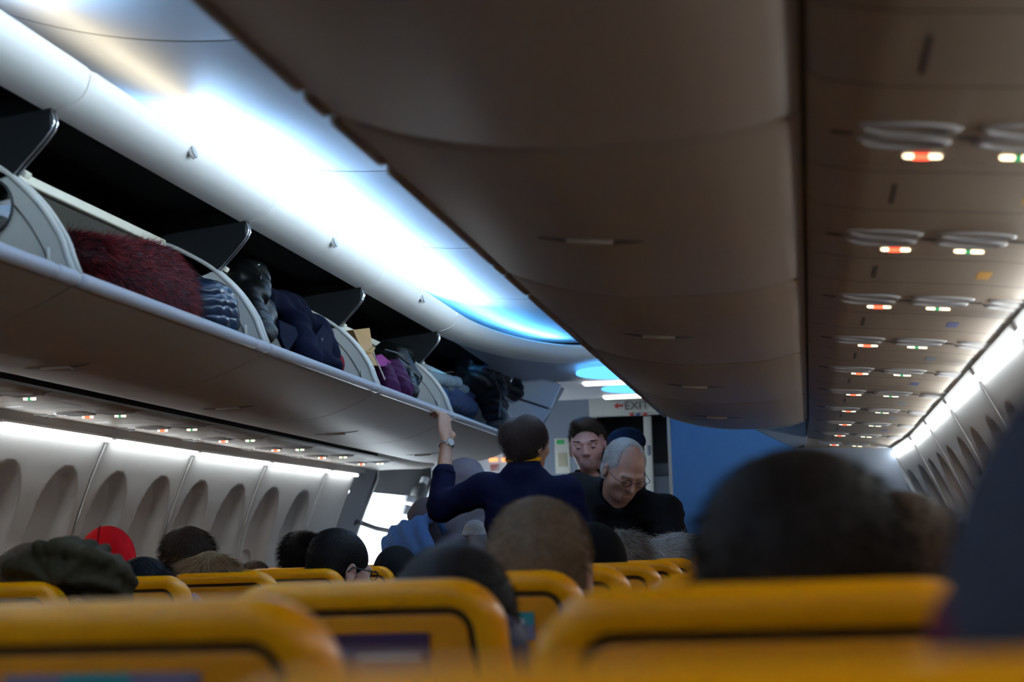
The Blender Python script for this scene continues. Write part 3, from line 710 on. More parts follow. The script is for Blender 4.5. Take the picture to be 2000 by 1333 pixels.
# cards on seat backs
def card(seat, x0, y0, x1, y1, mats, name, build):
    Y = seat.location.y; a, b = atY(x0, y0, Y+.02), atY(x1, y1, Y+.02); mb = MB()
    build(mb, a[0]-seat.location.x, b[0]-seat.location.x, b[2], a[2]); o = mb.build(name, mats, seat); return o
def q4(mb, xa, xb, za, zb, mi, off=0.): mb.add([(xa, lean(za)-.002-off, za), (xb, lean(za)-.002-off, za), (xb, lean(zb)-.002-off, zb), (xa, lean(zb)-.002-off, zb), (xa, lean(za)+.001, za), (xb, lean(za)+.001, za), (xb, lean(zb)+.001, zb), (xa, lean(zb)+.001, zb)], [(0, 1, 2, 3), (4, 7, 6, 5), (0, 4, 5, 1), (1, 5, 6, 2), (2, 6, 7, 3), (3, 7, 4, 0)], mi)
mp = [mat('card_purple', (.06, .025, .06), .4), mat('card_mauve', (.13, .075, .085), .4), mat('card_print', (.35, .33, .33), .5)]
def bc(mb, xa, xb, za, zb):
    q4(mb, xa, xb, zb-(zb-za)*.45, zb, 0); q4(mb, xa, xb, za-.03, zb-(zb-za)*.45-.0005, 1); q4(mb, xa+.05, xb-.012, za-.004, za+.008, 2, .001)
card(SEATS[(1, 2, 'aisle')], 622, 1240, 842, 1285, mp, 'safety_card', bc)
mp2 = [mat('advert_white', (.55, .53, .56), .4), mat('advert_teal', (.05, .30, .32), .4), mat('advert_brown', (.09, .05, .04), .4), mat('advert_violet', (.22, .18, .26), .4)]
def bd(mb, xa, xb, za, zb):
    w_, h_ = xb-xa, zb-za; xa -= .06; w_ = xb-xa
    q4(mb, xa, xb, za, zb, 3); q4(mb, xb-.30*w_, xb, za+.55*h_, zb, 1, .0008)
    n = 20; cx, cz = xa+.45*w_, za+.66*h_
    for rx, rz, mi, off in ((.42*w_, .26*h_, 0, .0016), (.36*w_, .19*h_, 2, .0024)):
        mb.add([(cx+rx*math.cos(2*math.pi*q/n), lean(cz)-.003-off, cz+rz*math.sin(2*math.pi*q/n)) for q in range(n)], [tuple(range(n))], mi)
    mb.add([(cx-.34*w_, lean(cz)-.0045, cz-.18*h_), (cx+.34*w_, lean(cz)-.0045, cz-.18*h_), (cx+.18*w_, lean(za)-.004, za+.03*h_), (cx-.18*w_, lean(za)-.004, za+.03*h_)], [(0, 1, 2, 3)], 0)
card(SEATS[(1, 3, 'aisle')], 985, 1197, 1046, 1250, mp2, 'advert_card', bd)
def be(mb, xa, xb, za, zb): q4(mb, xa, xb, za, zb, 0); q4(mb, xa+.3*(xb-xa), xa+.65*(xb-xa), za, zb, 1, .001)
card(SEATS[(1, 1, 'aisle')], 20, 1318, 400, 1420, [mp2[3], mp2[1]], 'advert_card', be)

# ------------------------------------------------------------------ implicit surfaces for bodies, coats and bags
class Field:
    def __init__(s, xs, ys, zs):
        s.x, s.y, s.z = [np.asarray(a, np.float32) for a in (xs, ys, zs)]; s.D = np.full((len(s.x), len(s.y), len(s.z)), .3, np.float32)
    def _sl(s, lo, hi):
        out = []
        for a, l, h in zip((s.x, s.y, s.z), lo, hi):
            i, j = np.searchsorted(a, l), np.searchsorted(a, h); out.append(slice(max(i-1, 0), min(j+1, len(a))))
        return tuple(out)
    def _put(s, sl, d, k, sub=False):
        o = s.D[sl]
        if sub: d = -d; o2 = np.maximum(o, d) + (np.maximum(k-np.abs(o-d), 0)**2/(4*k) if k > 0 else 0)
        else: o2 = np.minimum(o, d) - (np.maximum(k-np.abs(o-d), 0)**2/(4*k) if k > 0 else 0)
        s.D[sl] = o2
    def _grid(s, sl): return s.x[sl[0]][:, None, None], s.y[sl[1]][None, :, None], s.z[sl[2]][None, None, :]
    def cone(s, a, b, ra, rb, k=.02, sub=False):
        a, b = np.asarray(a, float), np.asarray(b, float); m = max(ra, rb)+k+.02
        sl = s._sl(np.minimum(a, b)-m, np.maximum(a, b)+m); X, Y, Z = s._grid(sl)
        if X.size*Y.size*Z.size == 0: return s
        ba = b-a; L = max(float(ba@ba), 1e-9)
        h = np.clip(((X-a[0])*ba[0]+(Y-a[1])*ba[1]+(Z-a[2])*ba[2])/L, 0, 1)
        d = np.sqrt((X-a[0]-h*ba[0])**2+(Y-a[1]-h*ba[1])**2+(Z-a[2]-h*ba[2])**2) - (ra+(rb-ra)*h); s._put(sl, d, k, sub); return s
    def chain(s, pts, rs, k=.02):
        for i in range(len(pts)-1): s.cone(pts[i], pts[i+1], rs[i], rs[i+1], k)
        return s
    def ell(s, c, r, R=None, k=.02, sub=False):
        c = np.asarray(c, float); r = np.asarray(r, float); m = float(r.max())+k+.02
        sl = s._sl(c-m, c+m); X, Y, Z = s._grid(sl)
        if X.size*Y.size*Z.size == 0: return s
        X, Y, Z = X-c[0], Y-c[1], Z-c[2]
        if R is not None:
            R = np.asarray(R, float); X, Y, Z = (R[0, 0]*X+R[1, 0]*Y+R[2, 0]*Z), (R[0, 1]*X+R[1, 1]*Y+R[2, 1]*Z), (R[0, 2]*X+R[1, 2]*Y+R[2, 2]*Z)
        k0 = np.sqrt((X/r[0])**2+(Y/r[1])**2+(Z/r[2])**2); k1 = np.sqrt((X/r[0]**2)**2+(Y/r[1]**2)**2+(Z/r[2]**2)**2)+1e-6
        s._put(sl, k0*(k0-1)/k1, k, sub); return s
    def plane(s, p, n, k=.005):        # cut away the side the normal points to
        X, Y, Z = s._grid((slice(None),)*3); n = np.asarray(n, float); n = n/np.linalg.norm(n)
        d = (X-p[0])*n[0]+(Y-p[1])*n[1]+(Z-p[2])*n[2]; s.D = np.maximum(s.D, d); return s
    def noise(s, f):
        X, Y, Z = s._grid((slice(None),)*3); s.D = s.D+f(X, Y, Z); return s
    def surf(s):
        D = s.D; S = D < 0; nx, ny, nz = D.shape
        cs = np.zeros((nx-1, ny-1, nz-1), np.int8); off = [(i, j, k) for i in (0, 1) for j in (0, 1) for k in (0, 1)]
        for i, j, k in off: cs += S[i:nx-1+i, j:ny-1+j, k:nz-1+k]
        I, J, K = np.nonzero((cs > 0) & (cs < 8)); N = len(I)
        if N == 0: return np.zeros((0, 3)), []
        val = {o: D[I+o[0], J+o[1], K+o[2]] for o in off}; P = np.zeros((N, 3)); cnt = np.zeros(N)
        def pos(o): return np.stack([s.x[I+o[0]], s.y[J+o[1]], s.z[K+o[2]]], 1)
        for a in off:
            for ax in range(3):
                if a[ax]: continue
                b = list(a); b[ax] = 1; b = tuple(b); va, vb = val[a], val[b]; m = (va < 0) != (vb < 0)
                t = np.where(m, va/np.where(m, va-vb, 1), 0); P += np.where(m[:, None], pos(a)+(pos(b)-pos(a))*t[:, None], 0); cnt += m
        P /= cnt[:, None]; idx = -np.ones(cs.shape, np.int64); idx[I, J, K] = np.arange(N); F = []
        for ax in range(3):
            sa = [slice(None)]*3; sb = [slice(None)]*3; sa[ax] = slice(0, -1); sb[ax] = slice(1, None)
            e = np.nonzero(S[tuple(sa)] != S[tuple(sb)]); inside = S[tuple(sa)][e]
            u, v = (ax+1) % 3, (ax+2) % 3; e = list(e); ok = (e[u] > 0) & (e[v] > 0) & (e[u] < D.shape[u]-1) & (e[v] < D.shape[v]-1)
            e = [q[ok] for q in e]; inside = inside[ok]; q4_ = []
            for du, dv in ((1, 1), (0, 1), (0, 0), (1, 0)):
                c = [q.copy() for q in e]; c[u] -= du; c[v] -= dv; q4_.append(idx[c[0], c[1], c[2]])
            q4_ = np.stack(q4_, 1); q4_[~inside] = q4_[~inside][:, ::-1]; F.append(q4_)
        F = np.concatenate(F); F = F[(F >= 0).all(1)]; return P, F
def axis(lo, hi, step, fine=None):
    if not fine: return np.arange(lo, hi+step, step)
    a = []; 
    fl, fh, fs = fine
    a += list(np.arange(lo, fl, step)); a += list(np.arange(max(fl, lo), fh, fs)); a += list(np.arange(max(fh, lo), hi+step, step)); return np.unique(np.round(np.array(a), 5))
def trim_islands(P, F):
    lab = np.arange(len(P))
    for _ in range(400):
        m = lab[F].min(1); new = lab.copy()
        for q in range(4): np.minimum.at(new, F[:, q], m)
        new = new[new]
        if (new == lab).all(): break
        lab = new
    u, c = np.unique(lab[F[:, 0]], return_counts=True)
    if len(u) < 2: return P, F
    keep = u[c > .25*c.max()] if len(u[c > .25*c.max()]) == 1 else u[[c.argmax()]]
    F = F[np.isin(lab[F[:, 0]], keep)]; used = np.unique(F); re = -np.ones(len(P), np.int64); re[used] = np.arange(len(used)); return P[used], re[F]
def smesh(name, P, F, mats, parent=None, mi=None, relax=1):
    P, F = trim_islands(P, F)
    for _ in range(relax):
        acc = np.zeros_like(P); c = np.zeros(len(P))
        for q in range(4):
            np.add.at(acc, F[:, q], P[F[:, (q+1) % 4]]+P[F[:, (q+3) % 4]]); np.add.at(c, F[:, q], 2)
        c[c == 0] = 1; P = .4*P+.6*acc/c[:, None]
    me = bpy.data.meshes.new(name); me.from_pydata(P.tolist(), [], F.tolist()); me.update()
    o = link(name, me, mats, None, True)
    if mi is not None:
        cen = P[F].mean(1); me.polygons.foreach_set('material_index', np.asarray(mi(cen), np.int32))
    if parent: o.parent = parent; o.matrix_parent_inverse = Matrix.Translation(-Vector(parent.location))
    smesh.F = F
    return o, P
def strands(name, P, F, n, length, flow, width, mats, parent, keep=None, curl=.3, lift=.5, seg=3, rnd=None):
    """ribbon hairs growing from a surface: flow(points)->direction field"""
    rng = rnd or np.random.default_rng(3)
    tri = P[F]; nrm = np.cross(tri[:, 2]-tri[:, 0], tri[:, 3]-tri[:, 1]); ar = np.linalg.norm(nrm, axis=1)+1e-12; nrm /= ar[:, None]; cen = tri.mean(1)
    ok = np.ones(len(F), bool) if keep is None else keep(cen, nrm); p = ar*ok; p /= p.sum(); f = rng.choice(len(F), n, p=p)
    a, b = rng.random((n, 1)), rng.random((n, 1)); T = tri[f]; root = (T[:, 0]*(1-a)+T[:, 1]*a)*(1-b)+(T[:, 3]*(1-a)+T[:, 2]*a)*b
    nn = nrm[f]; fl = flow(root, nn); fl /= (np.linalg.norm(fl, axis=1)[:, None]+1e-9)
    L = length*(.6+.7*rng.random((n, 1))); jit = rng.normal(0, curl, (n, 3)); d = nn*lift+fl*(1-lift*.5)+jit*.5; d /= np.linalg.norm(d, axis=1)[:, None]
    side = np.cross(d, rng.normal(0, 1, (n, 3))); side /= np.linalg.norm(side, axis=1)[:, None]+1e-9
    V = np.zeros((n, seg*2+1, 3)); cur = root-nn*.002
    for s in range(seg+1):
        wd = width*(1-s/seg)*.5
        if s < seg: V[:, 2*s] = cur-side*wd; V[:, 2*s+1] = cur+side*wd
        else: V[:, 2*s] = cur
        d = d+(fl*.45+jit*.35); d /= np.linalg.norm(d, axis=1)[:, None]; cur = cur+d*L/seg
    m = seg*2+1; base = np.arange(n)[:, None]*m; Fq = []
    for s in range(seg-1): Fq.append(base+np.array([[2*s, 2*s+1, 2*s+3, 2*s+2]]))
    quads = np.concatenate(Fq); tris = base+np.array([[2*seg-2, 2*seg-1, 2*seg]])
    me = bpy.data.meshes.new(name); me.from_pydata(V.reshape(-1, 3).tolist(), [], quads.tolist()+tris.tolist()); me.update()
    o = link(name, me, mats); k = len(mats) if isinstance(mats, list) else 1
    if k > 1:
        c = rng.integers(0, k, n); me.polygons.foreach_set('material_index', np.concatenate([np.tile(c, seg-1), c]).astype(np.int32))
    o['kind'] = 'stuff'
    if parent: o.parent = parent; o.matrix_parent_inverse = Matrix.Translation(-Vector(parent.location))
    return o
def rot(yaw=0, pitch=0, roll=0): return np.array(Matrix.Rotation(yaw, 3, 'Z') @ Matrix.Rotation(pitch, 3, 'X') @ Matrix.Rotation(roll, 3, 'Y'))
def face_frame(f, up=(0, 0, 1), roll=0):
    f = np.array(f, float); f /= np.linalg.norm(f); u = np.array(up, float); u -= (u@f)*f; u /= np.linalg.norm(u); r = np.cross(f, u)
    R = np.stack([r, f, u], 1); return R @ np.array(Matrix.Rotation(roll, 3, 'Y'))
class Head:                                # local frame: +y face, +z crown, origin mid head
    def __init__(s, c, R, sc=1.0): s.c = np.asarray(c, float); s.R = np.asarray(R, float); s.s = sc
    def p(s, *q): return s.c+s.R@(np.array(q, float)*s.s)
    def loc(s, W): return ((W-s.c)@s.R)/s.s
    def ell(s, F, c, r, k=.015, sub=False, e=0, Rl=None): F.ell(s.p(*c), np.array(r)*s.s+e, s.R if Rl is None else s.R@Rl, k, sub)
    def con(s, F, a, b, ra, rb, k=.01, sub=False): F.cone(s.p(*a), s.p(*b), ra*s.s, rb*s.s, k, sub)
    def build(s, F, face=True, jaw=1.0):
        s.ell(F, (0, -.014, .028), (.076, .096, .088)); s.ell(F, (0, .030, -.030), (.063*jaw, .066, .085), .03); s.ell(F, (0, .060, -.088), (.034*jaw, .030, .026), .03)
        for x in (-1, 1):
            s.ell(F, (x*.079, -.006, -.014), (.009, .019, .032), .008, Rl=rot(x*-.35, 0, 0)); s.ell(F, (x*.0845, -.002, -.012), (.006, .010, .018), .004, True)
            if face:
                s.ell(F, (x*.045, .060, -.022), (.026, .026, .024), .02)
                s.con(F, (x*.012, .090, .020), (x*.050, .080, .018), .009, .007, .014)
                s.ell(F, (x*.033, .099, .004), (.017, .012, .009), .010, True); s.ell(F, (x*.033, .079, .002), (.0135, .0135, .0125), .004)
        if face:
            s.con(F, (0, .088, .012), (0, .112, -.030), .0065, .0105, .008); s.con(F, (-.010, .098, -.034), (.010, .098, -.034), .0085, .0085, .006)
            s.con(F, (-.020, .087, -.061), (.020, .087, -.061), .0075, .0075, .006); s.con(F, (-.019, .087, -.071), (.019, .087, -.071), .008, .008, .005)
            s.con(F, (-.027, .0965, -.0655), (.027, .0965, -.0655), .0045, .0045, .002, True)
        return s
    def hair(s, F, e=.010, nape=-.085, front=.055, sides=-.02, vol=(1, 1, 1), k=.02):
        s.ell(F, (0, -.016, .030), (.077*vol[0], .097*vol[1], .089*vol[2]), k, e=e*s.s); s.ell(F, (0, -.034, -.035), (.068*vol[0], .066*vol[1], .065), .03, e=e*.6*s.s)
        s.ell(F, (0, .125, front-.135), (.13, .105, .125), .012, True)                      # open the face
        for x in (-1, 1): s.ell(F, (x*.105, .035, sides-.052), (.055, .050, .055), .012, True)
        F.plane(s.p(0, 0, nape), s.R@np.array([0, .25, -1.0])); return s
HM = {}
def hairmat(name, c):
    if name not in HM: HM[name] = [mat('hair_%s_%d' % (name, i), tuple(min(1, q*v) for q in c), .50, var=.25, scale=60, bump=.25, bscale=180, spec=.06) for i, v in enumerate((.75, 1.0, 1.45))]
    return HM[name]
SKIN = {'fair': mat('skin_fair', (.50, .27, .20), .45, var=.10, scale=25, bump=.04, bscale=300), 'tan': mat('skin_tan', (.42, .22, .14), .45, var=.12, scale=25, bump=.04, bscale=300)}
def cloth(name, c, rough=.85, bump=.25): return mat('cloth_'+name, c, rough, var=.15, scale=20, bump=bump, bscale=60, spec=.04)
def flow_down(h):
    def f(p, n):
        q = h.loc(p); v = np.stack([q[:, 0]*1.2, -(.02+0*q[:, 1])-.03*(q[:, 1] < 0), -.03-np.maximum(0, .10-q[:, 2])*.6], 1); return v@h.R.T
    return f
def seated(label, px, top, Y, hair, hmat, cl, skin='fair', yaw=0., pitch=0., sc=1.0, n=2600, hl=.022, roll=0., seat_y=None, lx=0., hood=None, lift=.35, fine=.0055, hw=.0016):
    """a passenger sitting with the back to the camera; the pixel is the crown of the head"""
    cr = atY(px, top, Y); hc = np.array([cr[0], Y, cr[2]-.122*sc-(.010 if hair else 0)]); R = rot(yaw, pitch, roll); h = Head(hc, R, sc)
    sx = min([.625, 1.145, 1.638], key=lambda q: abs(q-abs(hc[0])))*math.copysign(1, hc[0]); bx = .6*hc[0]+.4*sx if abs(hc[0]-sx) < .3 else hc[0]
    by = Y-.20 if seat_y is None else seat_y                                     # seat reference
    t = thing('person', label, 'person', (bx, by+.3, .0), 0, 'seated passengers')
    F = Field(axis(bx-.42, bx+.42, .016, (hc[0]-.11, hc[0]+.11, fine)), axis(by-.02, by+.86, .016, (hc[1]-.14, hc[1]+.15, fine)), axis(.0, hc[2]+.16, .016, (hc[2]-.15, hc[2]+.16, fine)))
    h.build(F, True); nb = np.array([bx*.5+hc[0]*.5, by+.19, hc[2]-.20])
    F.cone(h.p(0, -.018, -.06), nb, .056, .062, .02)
    zs = nb[2]-.055
    F.cone((bx-.155, by+.20, zs), (bx+.155, by+.20, zs), .060, .060, .05); F.ell((bx, by+.21, zs-.16), (.175, .105, .21), None, .05); F.ell((bx, by+.25, .60), (.165, .12, .15), None, .06)
    for s in (-1, 1):
        F.chain([(bx+s*.185, by+.21, zs-.01), (bx+s*.205, by+.24, zs-.26), (bx+s*.13, by+.46, .665)], [.055, .046, .036], .03)
        F.ell((bx+s*.11, by+.53, .66), (.040, .055, .022), None, .02)
        for q in range(4): F.chain([(bx+s*(.135-.017*q), by+.56, .664), (bx+s*(.130-.017*q), by+.605-.004*abs(q-1.5), .662), (bx+s*(.128-.017*q), by+.63, .648)], [.010, .009, .008], .008)
        F.chain([(bx+s*.085, by+.50, .675), (bx+s*.06, by+.545, .672)], [.011, .009], .01)
        F.chain([(bx+s*.09, by+.26, .565), (bx+s*.105, by+.60, .575), (bx+s*.105, by+.64, .12)], [.082, .066, .045], .03); F.chain([(bx+s*.105, by+.64, .055), (bx+s*.11, by+.76, .045)], [.042, .036], .03)
    P, Fc = F.surf(); zc = nb[2]+.005
    def mi(c):
        q = np.where(c[:, 2] > zc-.0+.25*(c[:, 1]-by-.19)*0, 0, 1); hand = (c[:, 1] > by+.49) & (c[:, 2] > .62) & (c[:, 2] < .70); q = np.where(hand, 0, q)
        return np.where((c[:, 2] < .60) & (c[:, 1] > by+.2), 2, q)
    smesh('body', P, Fc, [SKIN[skin], cl, MATS['cloth_trousers']], t, mi)
    if hair:
        G = Field(axis(hc[0]-.17, hc[0]+.17, .006), axis(hc[1]-.18, hc[1]+.17, .006), axis(hc[2]-.20, hc[2]+.20, .006)); hair(h, G); P2, F2 = G.surf()
        o, P2 = smesh('hair', P2, F2, hmat[0] if isinstance(hmat, list) else hmat, t)
        if n: strands('hair_strands', P2, smesh.F, n, hl, flow_down(h), hw, hmat, t, curl=.22, lift=lift, rnd=np.random.default_rng(int(px)))
    t['_h'] = 0; del t['_h']
    return t, h, bx, by, zs
cloth('trousers', (.03, .035, .05))
short = lambda h, G: h.hair(G, .010)
crop = lambda h, G: h.hair(G, .006, nape=-.075)
longh = lambda h, G: h.hair(G, .014, nape=-.16, front=.05, sides=-.12)
K = hairmat
# right block
seated('large out-of-focus dark-haired head in the seat directly ahead', 1556, 868, 1.47, short, K('black_brown', (.020, .014, .011)), cloth('charcoal', (.03, .03, .035)), sc=1.03, n=3500)
seated('blurred brown-haired passenger mostly hidden behind the large dark head', 1752, 955, 2.26, short, K('brown_mid', (.085, .050, .030)), cloth('brown', (.07, .05, .04)), sc=1.02, n=2500)
seated('dark cropped head low behind the second row seat, right of the aisle', 885, 1050, 2.26, crop, K('dark_soft', (.022, .017, .016)), cloth('charcoal', (.03, .03, .035)), sc=1.04, n=5000, hl=.010, lift=.7)
seated('passenger with short ginger-brown hair in front of the flight attendant', 1052, 962, 2.99, crop, K('ginger', (.20, .130, .080)), cloth('olive', (.05, .05, .03)), sc=1.06, n=11000, hl=.014, lift=.75, fine=.005, hw=.0012)
FYH = 4.53
# hooded passengers with fur trims
def hood(h, G): h.ell(G, (0, -.02, .02), (.095, .115, .112), .02); h.ell(G, (0, -.03, -.08), (.10, .10, .09), .04); h.ell(G, (0, .135, -.02), (.08, .09, .10), .01, True)
seated('passenger in a plain black hood beside the ginger-haired head', 1158, 1020, 4.53, hood, cloth('black', (.006, .006, .007), .8), cloth('black', (.006, .006, .007), .8), n=0, sc=.95)
for lab, px, top, Y, nm, c, w_ in (('passenger with a grey fur hood trim next to the black hood', 1212, 1034, 5.27, 'fur_grey', (.22, .19, .16), .9), ('passenger with a pale white-grey fur hood below the bending man', 1285, 1052, 6.05, 'fur_white', (.42, .42, .42), 1.1), ('passenger with a pale fur hood beside the large dark head', 1325, 1040, 6.80, 'fur_white', (.42, .42, .42), 1.1)):
    seated(lab, px, top, Y, hood, K(nm, c), cloth('grey_coat', (.08, .08, .09)), n=5200, hl=.055, sc=.93*w_, lift=.6, hw=.0022)
seated('passenger in a purple knitted hat by the right wall', 1893, 1046, 3.78, hood, cloth('purple', (.10, .03, .22)), cloth('charcoal', (.03, .03, .035)), n=0, sc=.92)
# left block
t, h, bx, by, zs = seated('passenger with light brown hair leaning left in a crumpled olive hood', 80, 1054, 3.74, short, K('light_brown', (.12, .075, .045)), cloth('olive_dark', (.034, .026, .014), .8), n=5200, roll=-.35, hl=.05, lift=.12, sc=1.0)
hc = atY(138, 1118, 3.66); G = Field(axis(hc[0]-.2, hc[0]+.2, .005), axis(3.50, 3.86, .005), axis(hc[2]-.16, hc[2]+.14, .005))
G.ell(hc, (.105, .075, .060)); G.ell(hc+np.array([.085, .02, -.045]), (.055, .07, .060)); G.ell(hc+np.array([-.08, .0, -.03]), (.06, .08, .055))
for q in range(11):
    a = math.radians(-15+q*21); c = hc+np.array([-.115*math.cos(a), -.05-.02*math.sin(a), .062*math.sin(a)-.012]); G.cone(hc+np.array([-.03*math.cos(a), -.075, -.02]), c, .010, .021, .008)
    G.cone(c, c+np.array([.01, .06, .012]), .021, .016, .010)
G.noise(lambda X, Y, Z: .0055*np.sin(13*np.arctan2(Z-hc[2]+.05, X-hc[0])+30*(Y-3.6)+60*X)*np.clip(np.hypot(X-hc[0], Z-hc[2]+.05)/.05-.4, 0, 1)+.005*np.sin(55*X+40*Z)*np.sin(60*Z-35*X))
P, Fc = G.surf(); smesh('hood', P, Fc, cloth('olive_dark', (.034, .026, .014), .8), t)
def beanie(h, G): h.ell(G, (0, -.015, .02), (.092, .108, .108), .02); h.ell(G, (0, -.02, -.05), (.094, .105, .08), .04); G.plane(h.p(0, 0, -.07), h.R@np.array([0, 0, -1.0]))
t, h, *_ = seated('passenger in a bright red seamed cap by the left wall', 210, 1025, 5.26, beanie, cloth('red', (.60, .008, .012), .75, .1), cloth('charcoal', (.03, .03, .035)), n=0, sc=1.0, yaw=.3)
mb = MB(); mb.tube([h.p(-.020, -.015-.1055*math.cos(a), .02+.1055*math.sin(a)) for a in np.linspace(-.5, 1.55, 18)], .0030, 6); o = mb.build('cap_seam', cloth('red_dark', (.25, .006, .008)), None, True); o.parent = t; o.matrix_parent_inverse = Matrix.Translation(-Vector(t.location))
seated('passenger with glossy black hair in front of the red cap', 283, 1088, 4.49, longh, K('black', (.008, .008, .010)), cloth('black', (.006, .006, .007)), n=3500, hl=.04, lift=.15, sc=.98)
seated('passenger with tousled dark brown hair against the left wall', 365, 1029, 6.02, lambda h, G: h.hair(G, .016, nape=-.12, vol=(1.05, 1.1, 1.0)), K('dark_brown', (.042, .026, .018)), cloth('charcoal', (.03, .03, .035)), n=5500, hl=.030, lift=.14, yaw=.5)
seated('passenger with smooth dark blonde hair behind the left aisle seat', 415, 1077, 5.26, longh, K('blonde', (.24, .15, .075)), cloth('grey_coat', (.08, .08, .09)), n=5500, hl=.07, lift=.06)
seated('small brown-haired passenger just showing above the far left seats', 500, 1092, 7.5, short, K('brown_mid', (.085, .050, .030)), cloth('brown', (.07, .05, .04)), n=800, sc=.8)
seated('passenger with bushy black hair near the open doorway', 592, 1042, 8.28, lambda h, G: h.hair(G, .03, nape=-.13, vol=(1.05, 1.1, 1.0)), K('black', (.008, .008, .010)), cloth('black', (.006, .006, .007)), n=4500, hl=.035, lift=.4)
t, h, *_ = seated('passenger with black cropped hair and glasses before the open doorway', 662, 1030, 6.00, crop, K('black_warm', (.010, .008, .008)), cloth('black', (.006, .006, .007)), sc=1.16, yaw=-.75, pitch=-.25, n=9000, hl=.013, lift=.6, hw=.0013)
def glasses(h, t, m, r=.0018):
    mb = MB()
    for x in (-1, 1):
        mb.tube([h.p(x*(.034+.021*math.cos(a)), .107, .002+.0145*math.copysign(abs(math.sin(a))**.7, math.sin(a))) for a in np.linspace(0, 2*math.pi, 21)], r, 6)
        mb.tube([h.p(x*.055, .107, .006), h.p(x*.078, .09, .008), h.p(x*.085, .03, .004), h.p(x*.086, -.005, .004), h.p(x*.084, -.02, -.015)], r, 6)
    mb.tube([h.p(-.013, .108, .004), h.p(0, .112, .008), h.p(.013, .108, .004)], r, 6)
    o = mb.build('glasses', m, None, True); o.parent = t; o.matrix_parent_inverse = Matrix.Translation(-Vector(t.location)); return o
glasses(h, t, m_black, .0026)
seated('passenger in a black hood below the bright doorway', 775, 1066, 6.76, hood, cloth('black', (.006, .006, .007), .8), cloth('black', (.006, .006, .007), .8), n=0, sc=1.0)
# the blurred neighbour at the right edge
t, h, bx, by, zs = seated('very blurred passenger in a blue-grey hood at the right edge', 2290, 640, .74, hood, cloth('blue_grey', (.040, .040, .050)), cloth('wine', (.09, .012, .022)), n=0, sc=1.05, seat_y=.54)
EDGE = t

# ------------------------------------------------------------------ standing people
def axisz(lo, hi, step, zones):
    a = []; v = lo
    while v < hi:
        a.append(v); st = step
        for l, h_, s in zones:
            if l-step <= v <= h_: st = min(st, s)
        v += st
    return np.array(a)
def P3(px, py, Y): return atY(px, py, Y)
def adopt(o, t): o.parent = t; o.matrix_parent_inverse = Matrix.Translation(-Vector(t.location)); return o
def hand(F, wrist, knuck, tips_dir, palm_n, s=1.0, side=1, curl=.9, k=.006):
    """palm from wrist to knuckles, four fingers bending towards tips_dir, thumb from the side of the palm"""
    wrist, knuck = np.asarray(wrist, float), np.asarray(knuck, float); ax = knuck-wrist; L = np.linalg.norm(ax); ax /= L
    n = np.asarray(palm_n, float); n -= (n@ax)*ax; n /= np.linalg.norm(n); sd = np.cross(ax, n)*side
    td = np.asarray(tips_dir, float); td /= np.linalg.norm(td)
    R = np.stack([sd, ax, n], 1); F.ell(wrist+ax*L*.62, np.array([.042, L*.52, .017])*s, R, .012)
    F.cone(wrist, wrist+ax*L*.4, .024*s, .026*s, .01)
    for q, (o, ln) in enumerate(((-.030, .070), (-.010, .080), (.010, .074), (.029, .058))):
        b = knuck+sd*o*s-ax*.004*abs(q-1.5); d1 = ax*(1-curl*.55)+td*curl*.55; d1 /= np.linalg.norm(d1); d2 = ax*(1-curl)+td*curl; d2 /= np.linalg.norm(d2); d3 = d2*.8+n*-.0+td*.4; d3 /= np.linalg.norm(d3)
        p1 = b+d1*ln*.45*s; p2 = p1+d2*ln*.32*s; p3 = p2+d3*ln*.25*s; F.chain([b-ax*.012, b, p1, p2, p3], [.010*s, .0098*s, .0088*s, .008*s, .0068*s], k)
    tb = wrist+ax*L*.30-sd*.030*s; t1 = tb-sd*.022*s+ax*.030*s; t2 = t1+ax*.026*s+td*.010*s; F.chain([tb, t1, t2], [.0135*s, .0105*s, .0085*s], .01)
def legs(F, hip, foot_y, s=1.0, spread=.10, face=1):
    for x in (-1, 1):
        h_ = np.array([hip[0]+x*.09, hip[1], hip[2]-.04]); kn = np.array([hip[0]+x*spread, foot_y+.02*face, .50*s]); an = np.array([hip[0]+x*spread, foot_y-.02*face, .09])
        F.chain([h_, kn, an], [.088, .060, .042], .03); F.chain([an-[0, 0, .045], an+np.array([0, .15*face, -.05])], [.040, .034], .02)

# flight attendant
LIPX = -.4555
hc = P3(1031, 868, 7.12); R = rot(-.62, -.10, .05); h = Head(hc, R, .94)
nb = P3(1024, 918, 7.12); shL, shR = P3(945, 956, 7.14), P3(1106, 962, 7.10); el = P3(862, 992, 7.22); wr = P3(871, 872, 7.36); kn = P3(867, 809, 7.44); lip = np.array([LIPX, 7.48, 1.852])
ch = (shL+shR)/2+np.array([0, 0, -.13]); hip = np.array([ch[0]-.02, 7.16, .98]); elR = P3(1142, 1062, 7.06); wrR = elR+np.array([-.10, .22, -.06])
t = thing('person', 'flight attendant in a navy jacket seen from behind, one arm up on the bin', 'person', (hip[0], 7.16, 0), 0)
zx = [(hc[0]-.12, hc[0]+.12, .005), (kn[0]-.10, kn[0]+.10, .005)]; zy = [(hc[1]-.13, hc[1]+.14, .006), (wr[1]-.06, 7.60, .006)]; zz = [(hc[2]-.14, hc[2]+.15, .005), (wr[2]-.02, 1.90, .005)]
